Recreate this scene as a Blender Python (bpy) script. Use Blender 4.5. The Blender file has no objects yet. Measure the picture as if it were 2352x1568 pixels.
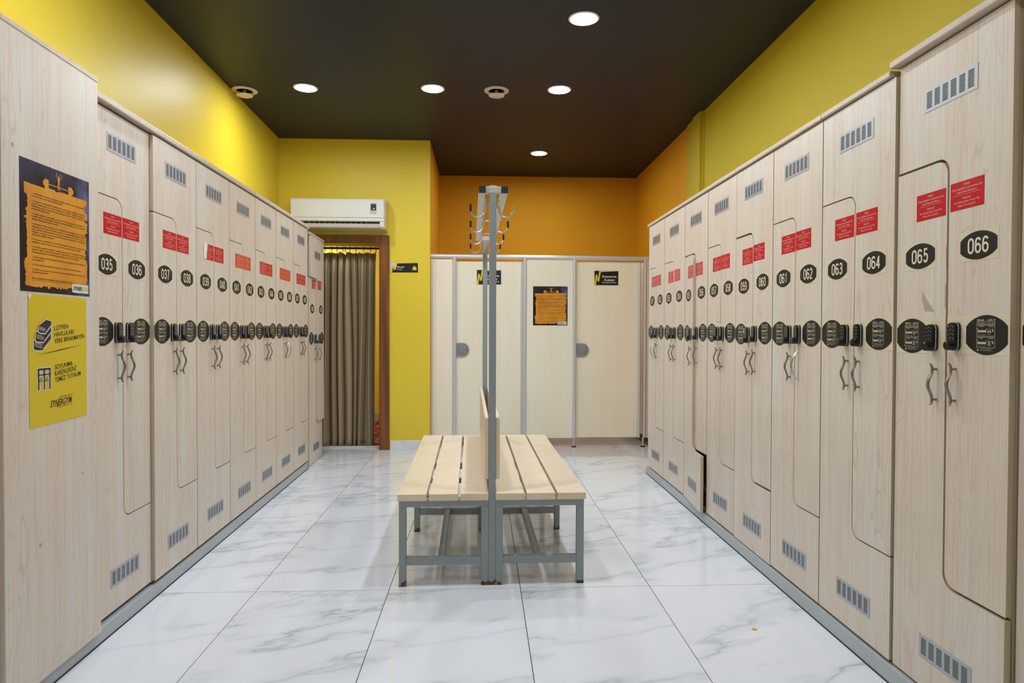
import bpy, math, random
from mathutils import Matrix, Vector

# ------------------------------------------------------------------ camera, world, exposure
scene = bpy.context.scene
C = scene.collection
CAM_H = 1.2
cam_data = bpy.data.cameras.new('camera')
cam_data.sensor_width = 36.0
cam_data.lens = 1520.0 / 2352.0 * 36.0
cam_data.clip_start = 0.02
cam = bpy.data.objects.new('camera', cam_data)
C.objects.link(cam)
cam.matrix_world = (Matrix.Translation((0, 0, CAM_H)) @ Matrix.Rotation(-0.045585, 4, 'Z')
                    @ Matrix.Rotation(math.pi / 2 - 0.016305, 4, 'X') @ Matrix.Rotation(0.00312, 4, 'Z'))
scene.camera = cam

world = bpy.data.worlds.new('world')
world.use_nodes = True
world.node_tree.nodes['Background'].inputs[0].default_value = (0.8, 0.85, 1.0, 1)
world.node_tree.nodes['Background'].inputs[1].default_value = 0.15
scene.world = world
vs = scene.view_settings
vs.view_transform = 'Standard'
vs.look = 'None'
vs.gamma = 1.0
vs.exposure = 2.17
vs.use_curve_mapping = False

LAMP = 52.0          # strength of the ceiling downlight discs
LAMP_COL = (0.90, 0.96, 1.02)

# ------------------------------------------------------------------ materials
def lin(r, g, b):
    f = lambda c: (c / 255 / 12.92) if c / 255 <= 0.04045 else ((c / 255 + 0.055) / 1.055) ** 2.4
    return (f(r), f(g), f(b), 1)

def mat(name, col, rough=0.5, metal=0.0, emit=None, strength=0, spec=0.5, coat=0.0):
    m = bpy.data.materials.new(name)
    m.use_nodes = True
    b = m.node_tree.nodes['Principled BSDF']
    b.inputs['Base Color'].default_value = col if len(col) == 4 else (*col, 1)
    b.inputs['Roughness'].default_value = rough
    b.inputs['Metallic'].default_value = metal
    b.inputs['Specular IOR Level'].default_value = spec
    if coat:
        b.inputs['Coat Weight'].default_value = coat
    if emit:
        b.inputs['Emission Color'].default_value = (*emit, 1)
        b.inputs['Emission Strength'].default_value = strength
    return m

class NT:
    def __init__(s, m):
        s.m = m; s.t = m.node_tree; s.b = s.t.nodes['Principled BSDF']
    def n(s, typ, **kw):
        nd = s.t.nodes.new(typ)
        for k, v in kw.items():
            setattr(nd, k, v)
        return nd
    def l(s, a, b):
        s.t.links.new(a, b)
    def coords(s, scale, seed=True, seedmul=31.0):
        tc = s.n('ShaderNodeTexCoord')
        src = tc.outputs['Object']
        if seed:
            oi = s.n('ShaderNodeObjectInfo')
            mu = s.n('ShaderNodeMath', operation='MULTIPLY'); mu.inputs[1].default_value = seedmul
            s.l(oi.outputs['Random'], mu.inputs[0])
            va = s.n('ShaderNodeVectorMath', operation='ADD')
            s.l(src, va.inputs[0]); s.l(mu.outputs[0], va.inputs[1])
            src = va.outputs[0]
        mp = s.n('ShaderNodeMapping'); mp.inputs['Scale'].default_value = scale
        s.l(src, mp.inputs[0])
        return mp.outputs[0]
    def noise(s, vec, scale=1.0, detail=3.0, rough=0.5, dist=0.0):
        t = s.n('ShaderNodeTexNoise')
        t.inputs['Scale'].default_value = scale; t.inputs['Detail'].default_value = detail
        t.inputs['Roughness'].default_value = rough; t.inputs['Distortion'].default_value = dist
        s.l(vec, t.inputs['Vector'])
        return t.outputs[0]
    def ramp(s, fac, pts):
        r = s.n('ShaderNodeValToRGB')
        e = r.color_ramp.elements
        while len(e) < len(pts):
            e.new(0.5)
        for i, (p, c) in enumerate(pts):
            e[i].position = p
            e[i].color = c if len(c) == 4 else (*c, 1)
        s.l(fac, r.inputs[0])
        return r.outputs[0]
    def math(s, op, a, b=None):
        m = s.n('ShaderNodeMath', operation=op)
        for i, v in enumerate((a, b)):
            if v is None: continue
            if isinstance(v, (int, float)): m.inputs[i].default_value = v
            else: s.l(v, m.inputs[i])
        return m.outputs[0]
    def mix(s, fac, a, b):
        m = s.n('ShaderNodeMix', data_type='RGBA')
        if isinstance(fac, (int, float)): m.inputs[0].default_value = fac
        else: s.l(fac, m.inputs[0])
        for i, v in ((6, a), (7, b)):
            if isinstance(v, tuple): m.inputs[i].default_value = v if len(v) == 4 else (*v, 1)
            else: s.l(v, m.inputs[i])
        return m.outputs[2]
    def bump(s, h, strength=0.1, dist=0.01):
        b = s.n('ShaderNodeBump'); b.inputs['Strength'].default_value = strength
        b.inputs['Distance'].default_value = dist
        s.l(h, b.inputs['Height']); s.l(b.outputs[0], s.b.inputs['Normal'])

def wood_mat(name, light, mid, dark, rough=0.42, streak=1.0):
    m = mat(name, light, rough)
    t = NT(m)
    fine = t.noise(t.coords((150, 150, 2.4)), 1, 3, 0.6)
    broad = t.noise(t.coords((9, 9, 0.5)), 1, 2, 0.5)
    c1 = t.ramp(broad, [(0.32, light), (0.55, mid), (0.72, light)])
    # cathedral rings
    nr = t.noise(t.coords((19, 19, 2.4)), 1, 1.2, 0.4)
    ring = t.math('PINGPONG', t.math('MULTIPLY', nr, 9.0), 0.5)
    rm = t.ramp(ring, [(0.0, (1, 1, 1)), (0.13, (0, 0, 0))])
    mask = t.ramp(t.noise(t.coords((7, 7, 0.3), seedmul=17), 1, 2), [(0.47, (0.08, 0.08, 0.08)), (0.58, (1, 1, 1))])
    rings = t.math('MULTIPLY', t.math('MULTIPLY', rm, mask), 0.50 * streak)
    fs = t.math('MULTIPLY', t.ramp(fine, [(0.48, (0, 0, 0)), (0.72, (1, 1, 1))]), 0.48 * streak)
    c2 = t.mix(fs, c1, dark)
    c3 = t.mix(rings, c2, dark)
    t.l(c3, t.b.inputs['Base Color'])
    t.bump(fine, 0.05, 0.002)
    return m

M = {}
M['maple'] = wood_mat('maple_laminate', lin(217, 210, 199), lin(216, 201, 185), lin(196, 166, 145), 0.4)
M['maple_edge'] = wood_mat('maple_edge_band', lin(203, 186, 160), lin(196, 178, 152), lin(180, 158, 128), 0.45, 0.5)
M['maple_top'] = wood_mat('maple_top_board', lin(208, 193, 176), lin(203, 186, 168), lin(186, 163, 142), 0.4, 0.6)
M['maple_in'] = mat('locker_inside', lin(150, 135, 115), 0.7)
M['bench_wood'] = wood_mat('bench_laminate', lin(232, 216, 190), lin(228, 208, 178), lin(214, 188, 152), 0.36, 0.5)
M['cream_panel'] = wood_mat('cream_cubicle_panel', lin(246, 239, 219), lin(244, 235, 212), lin(236, 224, 198), 0.4, 0.35)

def wall_mat(name, col, rough, blot, bump=0.12, spec=0.5):
    m = mat(name, col, rough, spec=spec)
    t = NT(m)
    v = t.coords((1, 1, 1), seed=False)
    n = t.noise(v, 1.3, 4, 0.55)
    c = t.mix(t.ramp(n, [(0.35, (0, 0, 0)), (0.7, (1, 1, 1))]), tuple(col), blot)
    t.l(c, t.b.inputs['Base Color'])
    t.bump(t.noise(v, 22, 3, 0.6), bump, 0.004)
    return m

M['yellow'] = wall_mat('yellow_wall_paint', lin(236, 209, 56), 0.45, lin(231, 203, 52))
M['yellow_dimmed'] = wall_mat('yellow_wall_paint_dimmed', lin(200, 178, 20), 0.6, lin(194, 171, 18))  # same yellow, darkened for the weaker light on the right side
M['orange'] = wall_mat('orange_wall_paint', lin(230, 162, 0), 0.75, lin(224, 155, 0))
M['ceiling'] = wall_mat('black_ceiling_paint', lin(31, 36, 47), 0.45, lin(28, 33, 43), 0.08, 0.25)
M['rear'] = wall_mat('rear_wall_paint', lin(215, 212, 205), 0.5, lin(210, 206, 198))
M['plaster'] = mat('plaster', lin(220, 218, 210), 0.6)

# marble tile
m = mat('marble_tile', lin(222, 226, 230), 0.09)
t = NT(m)
oi = t.n('ShaderNodeObjectInfo')
tc = t.n('ShaderNodeTexCoord')
sn = t.math('FLOOR', t.math('MULTIPLY', oi.outputs['Random'], 5.0))
va = t.n('ShaderNodeVectorMath', operation='ADD')
sm = t.math('MULTIPLY', sn, 3.7)
t.l(tc.outputs['Object'], va.inputs[0]); t.l(sm, va.inputs[1])
mr = t.n('ShaderNodeMapping'); mr.inputs['Rotation'].default_value = (0, 0, -0.36); t.l(va.outputs[0], mr.inputs[0])
mp = t.n('ShaderNodeMapping'); mp.inputs['Scale'].default_value = (0.6, 1.7, 1)
t.l(mr.outputs[0], mp.inputs[0])
nv = t.noise(mp.outputs[0], 1.1, 7, 0.56, 0.12)
ridge = t.math('ABSOLUTE', t.math('SUBTRACT', nv, 0.5))
thin = t.ramp(ridge, [(0.0, (1, 1, 1)), (0.011, (0, 0, 0))])
wide = t.ramp(ridge, [(0.0, (1, 1, 1)), (0.042, (0, 0, 0))])
msk = t.ramp(t.noise(mp.outputs[0], 1.1, 2, 0.5), [(0.41, (0, 0, 0)), (0.56, (1, 1, 1))])
f1 = t.math('MULTIPLY', t.math('MULTIPLY', thin, msk), 0.42)
f2 = t.math('MULTIPLY', t.math('MULTIPLY', wide, msk), 0.42)
cloud = t.ramp(t.noise(mp.outputs[0], 0.8, 3), [(0.3, lin(233, 236, 241)), (0.7, lin(227, 231, 238))])
c = t.mix(f2, cloud, lin(172, 188, 196))
c = t.mix(f1, c, lin(120, 128, 136))
t.l(c, t.b.inputs['Base Color'])
M['marble'] = m
M['grout'] = mat('grout', lin(60, 58, 58), 0.8)

# painted steel with chips and rust near the floor
def steel_mat(name, col, rustz=0.05):
    m = mat(name, col, 0.35)
    t = NT(m)
    g = t.n('ShaderNodeNewGeometry')
    sx = t.n('ShaderNodeSeparateXYZ'); t.l(g.outputs['Position'], sx.inputs[0])
    v = t.n('ShaderNodeMapping'); v.inputs['Scale'].default_value = (38, 38, 38); t.l(g.outputs['Position'], v.inputs[0])
    n = t.noise(v.outputs[0], 1, 4, 0.6)
    low = t.n('ShaderNodeMapRange'); low.inputs[1].default_value = 0.0; low.inputs[2].default_value = rustz
    low.inputs[3].default_value = 0.30; low.inputs[4].default_value = -0.22
    t.l(sx.outputs[2], low.inputs[0])
    f = t.ramp(t.math('ADD', n, low.outputs[0]), [(0.62, (0, 0, 0)), (0.66, (1, 1, 1))])
    n2 = t.noise(v.outputs[0], 2.2, 3)
    rc = t.ramp(n2, [(0.4, lin(40, 32, 28)), (0.62, lin(120, 72, 30))])
    t.l(t.mix(f, tuple(col), rc), t.b.inputs['Base Color'])
    return m
M['steel'] = steel_mat('grey_painted_steel', lin(148, 157, 160))
M['rack_cream'] = steel_mat('cream_painted_steel', lin(198, 194, 180), 0.001)
M['wire'] = mat('steel_wire', lin(188, 190, 192), 0.28, 0.6)
M['black_cap'] = mat('black_plastic_cap', lin(28, 28, 30), 0.4)
M['alu'] = mat('satin_aluminium', lin(214, 217, 222), 0.38, 0.45)
M['alu_plate'] = mat('vent_plate_grey', lin(178, 182, 186), 0.4, 0.4)
M['dark'] = mat('dark_gap', lin(14, 14, 14), 0.8)
M['plinth'] = mat('grey_plinth_foil', lin(176, 181, 184), 0.38, 0.0)
M['handle'] = mat('brushed_nickel', lin(150, 141, 131), 0.28, 0.9)
M['handle_new'] = mat('bright_nickel', lin(200, 200, 198), 0.25, 1.0)
M['lock_black'] = mat('glossy_black_lock', lin(16, 17, 20), 0.18)
M['lock_strip'] = mat('lock_light_strip', lin(170, 185, 200), 0.3)
M['button'] = mat('lock_button', lin(165, 170, 175), 0.35, 0.5)
M['stk_cream'] = mat('cream_sticker', lin(219, 206, 180), 0.45)
M['stk_black'] = mat('black_sticker', lin(34, 33, 29), 0.42, spec=0.25)
M['stk_text'] = mat('cream_print', lin(226, 214, 190), 0.5)
M['red'] = mat('red_sticker', lin(196, 10, 26), 0.35, spec=0.25)
M['red_b'] = mat('faded_red_sticker', lin(200, 40, 48), 0.28)
M['red_o'] = mat('orange_red_sticker', lin(212, 62, 30), 0.28)
M['red_text'] = mat('pale_red_print', lin(238, 190, 188), 0.4)
M['paper_white'] = mat('white_paper', lin(232, 230, 226), 0.5)
M['residue'] = mat('sticker_residue', lin(176, 158, 142), 0.8)
M['poster_y'] = mat('yellow_poster', lin(216, 186, 20), 0.38)
M['poster_k'] = mat('poster_black_print', lin(30, 24, 22), 0.45)
M['poster_w'] = mat('poster_white_print', lin(214, 214, 206), 0.45)
M['poster_o'] = None
M['sign_k'] = mat('sign_black', lin(22, 21, 19), 0.3)
M['sign_y'] = mat('sign_yellow', lin(226, 200, 40), 0.4)
M['sign_w'] = mat('sign_white', lin(235, 235, 235), 0.4)
M['sign_b'] = mat('sign_pale', lin(205, 212, 228), 0.4)
M['ac_white'] = mat('air_conditioner_plastic', lin(226, 227, 222), 0.35)
M['ac_aged'] = mat('yellowed_plastic', lin(214, 196, 140), 0.45)
M['ac_grey'] = mat('air_conditioner_flap', lin(196, 190, 182), 0.4)
M['led_red'] = mat('red_indicator', (0.8, 0.05, 0.02), 0.4, emit=(1, 0.1, 0.03), strength=3)
M['ac_window'] = mat('display_window', lin(70, 72, 74), 0.15)
M['valve'] = mat('ceiling_valve_plastic', lin(212, 198, 168), 0.45)
M['lamp'] = mat('downlight_diffuser', (1, 1, 1), 0.5, emit=LAMP_COL, strength=LAMP)
M['lamp_ring'] = mat('downlight_ring', lin(225, 226, 228), 0.35)
M['lock_grey'] = mat('cubicle_lock_plastic', lin(150, 153, 156), 0.3, 0.3)
M['foot_bronze'] = mat('foot_metal', lin(120, 95, 80), 0.25, 1.0)
M['rod'] = mat('dark_curtain_rod', lin(40, 26, 18), 0.35)
M['ring_brown'] = mat('curtain_ring', lin(62, 26, 14), 0.35)
M['stain'] = mat('yellow_spot', lin(206, 160, 60), 0.5)

# dark red-brown varnished door frame
m = mat('varnished_wood_frame', lin(92, 46, 22), 0.3)
t = NT(m)
n1 = t.noise(t.coords((22, 22, 1.0)), 1, 4, 0.6, 0.4)
c = t.ramp(n1, [(0.3, lin(86, 57, 36)), (0.5, lin(116, 71, 38)), (0.68, lin(152, 84, 30))])
sc = t.ramp(t.noise(t.coords((30, 30, 14)), 1, 5, 0.7), [(0.66, (0, 0, 0)), (0.72, (1, 1, 1))])
t.l(t.mix(t.math('MULTIPLY', sc, 0.45), c, lin(150, 112, 90)), t.b.inputs['Base Color'])
M['frame_wood'] = m

# curtain satin
m = mat('satin_curtain', lin(158, 148, 130), 0.36, 0.35)
t = NT(m)
n1 = t.noise(t.coords((600, 600, 60), seed=False), 1, 2)
t.l(t.mix(t.math('MULTIPLY', n1, 0.5), lin(182, 164, 134), lin(150, 130, 98)), t.b.inputs['Base Color'])
M['curtain'] = m

# patterned carpet
m = mat('red_carpet', lin(150, 40, 20), 0.9)
t = NT(m)
tcn = t.coords((14, 14, 14), seed=False)
vr = t.n('ShaderNodeTexVoronoi'); vr.inputs['Scale'].default_value = 1.0; t.l(tcn, vr.inputs['Vector'])
c = t.ramp(vr.outputs['Distance'], [(0.2, lin(200, 120, 40)), (0.4, lin(150, 36, 18)), (0.7, lin(80, 16, 14))])
t.l(c, t.b.inputs['Base Color'])
M['carpet'] = m

# orange poster print with a darker figure-less mottling, and blue-black poster ground
m = mat('poster_orange_print', lin(222, 146, 30), 0.35)
t = NT(m)
n1 = t.noise(t.coords((7, 7, 7), seed=False), 1, 3)
t.l(t.ramp(n1, [(0.35, lin(206, 132, 30)), (0.65, lin(228, 152, 30))]), t.b.inputs['Base Color'])
M['poster_o'] = m
m = mat('poster_dark_print', lin(24, 22, 26), 0.35, spec=0.25)
t = NT(m)
n1 = t.noise(t.coords((14, 14, 5), seed=False), 1, 5, 0.6)
tcx = t.n('ShaderNodeTexCoord'); sx = t.n('ShaderNodeSeparateXYZ'); t.l(tcx.outputs['Object'], sx.inputs[0])
up = t.n('ShaderNodeMapRange'); up.inputs[1].default_value = 0.10; up.inputs[2].default_value = 0.2; t.l(sx.outputs[2], up.inputs[0])
rt = t.n('ShaderNodeMapRange'); rt.inputs[1].default_value = -0.16; rt.inputs[2].default_value = 0.16; t.l(sx.outputs[0], rt.inputs[0])
fz = t.math('MULTIPLY', t.math('MAXIMUM', t.math('MULTIPLY', up.outputs[0], 0.25), t.math('POWER', rt.outputs[0], 6.0)), t.ramp(n1, [(0.4, (0, 0, 0)), (0.68, (1, 1, 1))]))
t.l(t.mix(fz, lin(22, 20, 22), lin(120, 118, 170)), t.b.inputs['Base Color'])
M['poster_dark'] = m

# ------------------------------------------------------------------ mesh building
class MB:
    def __init__(s):
        s.v = []; s.f = []; s.m = []; s.mats = []
    def mi(s, name):
        if name not in s.mats: s.mats.append(name)
        return s.mats.index(name)
    def add(s, vs_, fs_, mname):
        o = len(s.v); k = s.mi(mname)
        s.v += [tuple(p) for p in vs_]
        for f in fs_:
            s.f.append(tuple(i + o for i in f)); s.m.append(k)
        return s
    def box(s, x0, x1, y0, y1, z0, z1, mname):
        vs_ = [(x0, y0, z0), (x1, y0, z0), (x1, y1, z0), (x0, y1, z0), (x0, y0, z1), (x1, y0, z1), (x1, y1, z1), (x0, y1, z1)]
        return s.add(vs_, [(0, 3, 2, 1), (4, 5, 6, 7), (0, 1, 5, 4), (1, 2, 6, 5), (2, 3, 7, 6), (3, 0, 4, 7)], mname)
    def prism_xz(s, pts, y0, y1, mname, side=None):
        """outline in x,z (counter-clockwise seen from -y), front at y0, back at y1"""
        n = len(pts)
        vs_ = [(x, y0, z) for x, z in pts] + [(x, y1, z) for x, z in pts]
        s.add(vs_, [tuple(range(n)), tuple(range(2 * n - 1, n - 1, -1))], mname)
        s.add(vs_, [(i, i + n, (i + 1) % n + n, (i + 1) % n) for i in range(n)], side or mname)
        return s
    def flat_xz(s, pts, y, mname):
        return s.add([(x, y, z) for x, z in pts], [tuple(range(len(pts)))], mname)
    def prism_yz(s, pts, x0, x1, mname):
        n = len(pts)
        vs_ = [(x0, y, z) for y, z in pts] + [(x1, y, z) for y, z in pts]
        fs_ = [tuple(range(n - 1, -1, -1)), tuple(range(n, 2 * n))] + [(i, (i + 1) % n, (i + 1) % n + n, i + n) for i in range(n)]
        return s.add(vs_, fs_, mname)
    def tube(s, path, r, mname, seg=8, flat=1.0, caps=True):
        P = [Vector(p) for p in path]; n = len(P)
        rs = r if isinstance(r, (list, tuple)) else [r] * n
        vs_ = []; prev = None
        for i, p in enumerate(P):
            d = (P[min(i + 1, n - 1)] - P[max(i - 1, 0)]).normalized()
            if prev is None:
                up = Vector((0, 0, 1)) if abs(d.z) < 0.9 else Vector((1, 0, 0))
                a = d.cross(up).normalized()
            else:
                a = (prev - d * prev.dot(d)).normalized()
            prev = a
            b = d.cross(a)
            for k in range(seg):
                t_ = 2 * math.pi * k / seg
                vs_.append(p + a * math.cos(t_) * rs[i] + b * math.sin(t_) * rs[i] * flat)
        fs_ = []
        for i in range(n - 1):
            for k in range(seg):
                fs_.append((i * seg + k, i * seg + (k + 1) % seg, (i + 1) * seg + (k + 1) % seg, (i + 1) * seg + k))
        if caps:
            fs_.append(tuple(range(seg - 1, -1, -1))); fs_.append(tuple((n - 1) * seg + k for k in range(seg)))
        return s.add(vs_, fs_, mname)
    def lathe(s, prof, cx, cy, mname, seg=32, axis='z', base=0.0):
        """prof: list of (radius, height)"""
        vs_ = []; n = len(prof)
        for r, h in prof:
            for k in range(seg):
                a = 2 * math.pi * k / seg
                if axis == 'z': vs_.append((cx + r * math.cos(a), cy + r * math.sin(a), base + h))
                else: vs_.append((cx + r * math.cos(a), base + h, cy + r * math.sin(a)))
        fs_ = []
        for i in range(n - 1):
            for k in range(seg):
                fs_.append((i * seg + k, i * seg + (k + 1) % seg, (i + 1) * seg + (k + 1) % seg, (i + 1) * seg + k))
        if prof[0][0] > 1e-6: fs_.append(tuple(range(seg)))
        if prof[-1][0] > 1e-6: fs_.append(tuple((n - 1) * seg + k for k in range(seg)))
        return s.add(vs_, fs_, mname)
    def text(s, txt, cx, cz, w, h, y, mname, bold=0.0, shear=0.0, tilt=0.0, align='C', fixh=True, maxw=False):
        """flat lettering on the x,z plane; w = total width, h = capital height"""
        vs_, fs_, (x0, x1) = glyphs(txt, bold)
        cap = 0.70
        sz = h / cap
        sx_ = (w / (x1 - x0)) if w else sz
        if maxw and sx_ > sz: sx_ = sz
        off = {'C': -(x0 + x1) / 2, 'L': -x0, 'R': -x1}[align]
        out = []
        for (a, b) in vs_:
            X = (a + off) * sx_; Z = (b - cap / 2) * sz
            X += Z * shear
            Z += X * tilt
            out.append((cx + X, y, cz + Z))
        return s.add(out, fs_, mname)
    def build(s, name, parent=None, bevel=0, smooth=False, loc=None, seg=2, mesh_only=False):
        me = bpy.data.meshes.new(name)
        me.from_pydata(s.v, [], s.f)
        for k in s.mats: me.materials.append(M[k])
        me.polygons.foreach_set('material_index', s.m)
        if smooth:
            me.polygons.foreach_set('use_smooth', [True] * len(me.polygons))
        me.update()
        if smooth:
            try: me.set_sharp_from_angle(angle=math.radians(40))
            except Exception: pass
        if mesh_only: return me
        return link(name, me, parent, bevel, seg, loc)

def link(name, me, parent=None, bevel=0, seg=2, loc=None, rotz=0.0):
    o = bpy.data.objects.new(name, me)
    C.objects.link(o)
    if parent: o.parent = parent
    if loc: o.location = loc
    if rotz: o.rotation_euler[2] = rotz
    if bevel:
        b = o.modifiers.new('bevel', 'BEVEL'); b.width = bevel; b.segments = seg
        b.limit_method = 'ANGLE'; b.angle_limit = math.radians(50); b.harden_normals = False
    return o

_gl = {}
def glyphs(txt, bold=0.0):
    key = (txt, bold)
    if key in _gl: return _gl[key]
    cu = bpy.data.curves.new('lettering', 'FONT')
    cu.body = txt; cu.size = 1.0; cu.resolution_u = 3 if len(txt) < 18 else (2 if len(txt) < 40 else 1)
    cu.fill_mode = 'FRONT'; cu.offset = bold
    ob = bpy.data.objects.new('lettering', cu)
    me = ob.to_mesh()
    vs_ = [(v.co.x, v.co.y) for v in me.vertices]
    fs_ = [tuple(p.vertices) for p in me.polygons]
    ob.to_mesh_clear()
    bpy.data.objects.remove(ob); bpy.data.curves.remove(cu)
    xs = [v[0] for v in vs_] or [0, 1]
    _gl[key] = (vs_, fs_, (min(xs), max(xs)))
    return _gl[key]

def thing(name, label, cat, loc=(0, 0, 0), rotz=0.0, group=None):
    o = bpy.data.objects.new(name, None); C.objects.link(o)
    o.empty_display_size = 0.1
    o.location = loc; o.rotation_euler = (0, 0, rotz)
    o['label'] = label; o['category'] = cat
    if group: o['group'] = group
    return o

def tag(o, label, cat, group=None):
    o['label'] = label; o['category'] = cat
    if group: o['group'] = group
    return o

def struct(o, label=None):
    o['kind'] = 'structure'
    if label: o['label'] = label
    return o

# ------------------------------------------------------------------ room shell
CEIL = 3.10
def LX(Y): return -1.857 - 0.0238 * Y           # left wall
def LF(Y): return -1.415 - 0.0155 * Y           # front plane of the left lockers
RW = 1.91                                        # right wall
RF = 1.397                                       # front plane of the right lockers
YB = 6.69                                        # yellow back wall
YO = 8.18                                        # orange back wall
NX = -0.522                                      # corner between yellow wall and cubicle niche
REAR = -2.6

floor = MB().box(-3.2, 3.0, REAR - 0.2, 10.2, -0.12, -0.004, 'grout').build('floor')
struct(floor, 'white marble tile floor with thin dark joints')

def clip(poly, a, b, c):
    """keep a*x+b*y<=c"""
    out = []
    for i in range(len(poly)):
        p, q = poly[i], poly[(i + 1) % len(poly)]
        dp, dq = a * p[0] + b * p[1] - c, a * q[0] + b * q[1] - c
        if dp <= 0: out.append(p)
        if (dp < 0 < dq) or (dq < 0 < dp):
            k = dp / (dp - dq)
            out.append((p[0] + (q[0] - p[0]) * k, p[1] + (q[1] - p[1]) * k))
    return out

X0, TW, Y0, TL = -1.034, 0.6082, 3.066, 1.126
sa, sb, scx = 0.503, 1.0, 6.366 + 0.503 * 0.767   # joint line between main floor and cubicle floor
def tile(x, y, w, l, side):
    g = 0.0016
    poly = [(x + g, y + g), (x + w - g, y + g), (x + w - g, y + l - g), (x + g, y + l - g)]
    full = 4
    if side < 0: q = clip(poly, sa, sb, scx - 0.002)
    else: q = clip(poly, -sa, -sb, -scx - 0.002)
    # stay inside the room
    q = clip(q, 1, 0, RW) if q else q
    if q: q = clip(q, -1, 0, 2.05)
    if not q or len(q) < 3: return
    # skip what lies wholly inside the back wall block
    if min(p[1] for p in q) > YB + 0.12 and max(p[0] for p in q) < NX: return
    mb = MB()
    n = len(q)
    vs_ = [(a - x, b - y, 0) for a, b in q] + [(a - x, b - y, -0.004) for a, b in q]
    mb.add(vs_, [tuple(range(n))] + [(i, i + n, (i + 1) % n + n, (i + 1) % n) for i in range(n)], 'marble')
    if q == poly:
        global tile_mesh
        if tile_mesh is None: tile_mesh = mb.build('tile', mesh_only=True)
        link('tile', tile_mesh, floor, loc=(x, y, 0))
    else:
        mb.build('tile', floor, loc=(x, y, 0))
tile_mesh = None
for i in range(-2, 5):
    for j in range(-5, 4):
        tile(X0 + TW * i, Y0 + TL * j, TW, TL, -1)
for i in range(-1, 5):
    for j in range(-1, 3):
        tile(X0 + TW * i - 0.044, 6.6 + TL * j - 0.6, TW, TL, 1)

# ceiling
struct(MB().box(-3.2, 2.3, REAR - 0.2, YO + 0.3, CEIL, CEIL + 0.12, 'ceiling').build('ceiling'), 'matt black ceiling')
# left wall (slightly out of square)
mb = MB()
pts = [(LX(REAR), REAR), (LX(YB + 0.15), YB + 0.15), (LX(YB + 0.15) - 0.15, YB + 0.15), (LX(REAR) - 0.15, REAR)]
vs_ = [(x, y, -0.004) for x, y in pts] + [(x, y, CEIL) for x, y in pts]
mb.add(vs_, [(0, 1, 5, 4), (1, 2, 6, 5), (2, 3, 7, 6), (3, 0, 4, 7), (3, 2, 1, 0), (4, 5, 6, 7)], 'yellow')
struct(mb.build('wall_left'), 'glossy yellow painted wall above the left lockers')
# right wall: yellow part and orange part
struct(MB().box(RW, RW + 0.15, REAR, 5.64, -0.004, CEIL, 'yellow_dimmed').build('wall_right'), 'yellow painted wall above the right lockers')
struct(MB().box(RW, RW + 0.15, 6.06, YO + 0.15, -0.004, CEIL, 'orange').build('wall_right'), 'orange painted wall beside the cubicles')
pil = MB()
pil.box(RW - 0.035, RW + 0.15, 5.665, 5.852, -0.004, CEIL, 'yellow_dimmed')
pil.box(RW - 0.020, RW + 0.15, 5.866, 6.06, -0.004, CEIL, 'yellow_dimmed')
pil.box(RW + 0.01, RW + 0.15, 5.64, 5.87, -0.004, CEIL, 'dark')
pil.box(RW - 0.012, RW + 0.15, 5.64, 5.6651, -0.004, CEIL, 'yellow_dimmed')
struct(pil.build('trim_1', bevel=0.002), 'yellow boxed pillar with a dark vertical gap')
# back yellow wall with the doorway
DX0, DX1, DZ = -1.86, -1.020, 2.088
mb = MB()
mb.box(DX1, NX, YB, YB + 0.24, -0.004, CEIL, 'yellow')
mb.box(-2.3, DX0, YB, YB + 0.24, -0.004, CEIL, 'yellow')
mb.box(DX0, DX1, YB, YB + 0.24, DZ, CEIL, 'yellow')
struct(mb.build('wall_back'), 'yellow wall with the curtained doorway')
struct(MB().box(NX - 0.15, NX + 0.0015, YB + 0.001, YO + 0.15, -0.004, CEIL, 'orange').build('wall_niche'), 'orange side wall of the cubicle niche')
struct(MB().box(NX, RW, YO, YO + 0.15, -0.004, CEIL, 'orange').build('wall_far'), 'orange wall behind the cubicles')
struct(MB().box(-3.0, 2.3, REAR - 0.15, REAR, -0.004, CEIL, 'rear').build('wall_rear'))
# skirting of tile on the yellow wall
bb = MB().box(-0.918, NX + 0.012, YB - 0.012, YB, 0.0, 0.092, 'marble').box(NX, NX + 0.012, YB, 6.76, 0, 0.092, 'marble')
struct(bb.build('baseboard_back', bevel=0.0015), 'white marble skirting tile')

# room beyond the curtain
mb = MB()
mb.box(-2.9, -0.72, 8.75, 8.85, -0.004, 2.7, 'yellow')
mb.box(-3.0, -2.9, YB + 0.24, 8.85, -0.004, 2.7, 'yellow')
mb.box(-0.72, -0.672, YB + 0.2405, 8.85, -0.004, 2.7, 'yellow')
struct(mb.build('wall_prayer_room'), 'yellow wall seen past the curtain')
struct(MB().box(-3.0, -0.67, YB + 0.2401, 8.85, 2.7, 2.75, 'plaster').build('ceiling_prayer_room'))
struct(MB().box(-2.9, -0.72, 8.735, 8.75, 0.0, 0.11, 'plinth').build('baseboard_prayer_room'))
cp = MB().box(-2.895, -0.725, YB + 0.25, 8.735, -0.004, 0.012, 'carpet').build('carpet')
tag(cp, 'red and gold patterned carpet past the curtain', 'carpet')
pl = bpy.data.lights.new('prayer_room_lamp', 'AREA'); pl.energy = 5; pl.size = 0.4; pl.color = (1, 0.97, 0.9)
po = bpy.data.objects.new('prayer_room_lamp', pl); po.location = (-2.2, 8.0, 2.66); C.objects.link(po)

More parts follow.
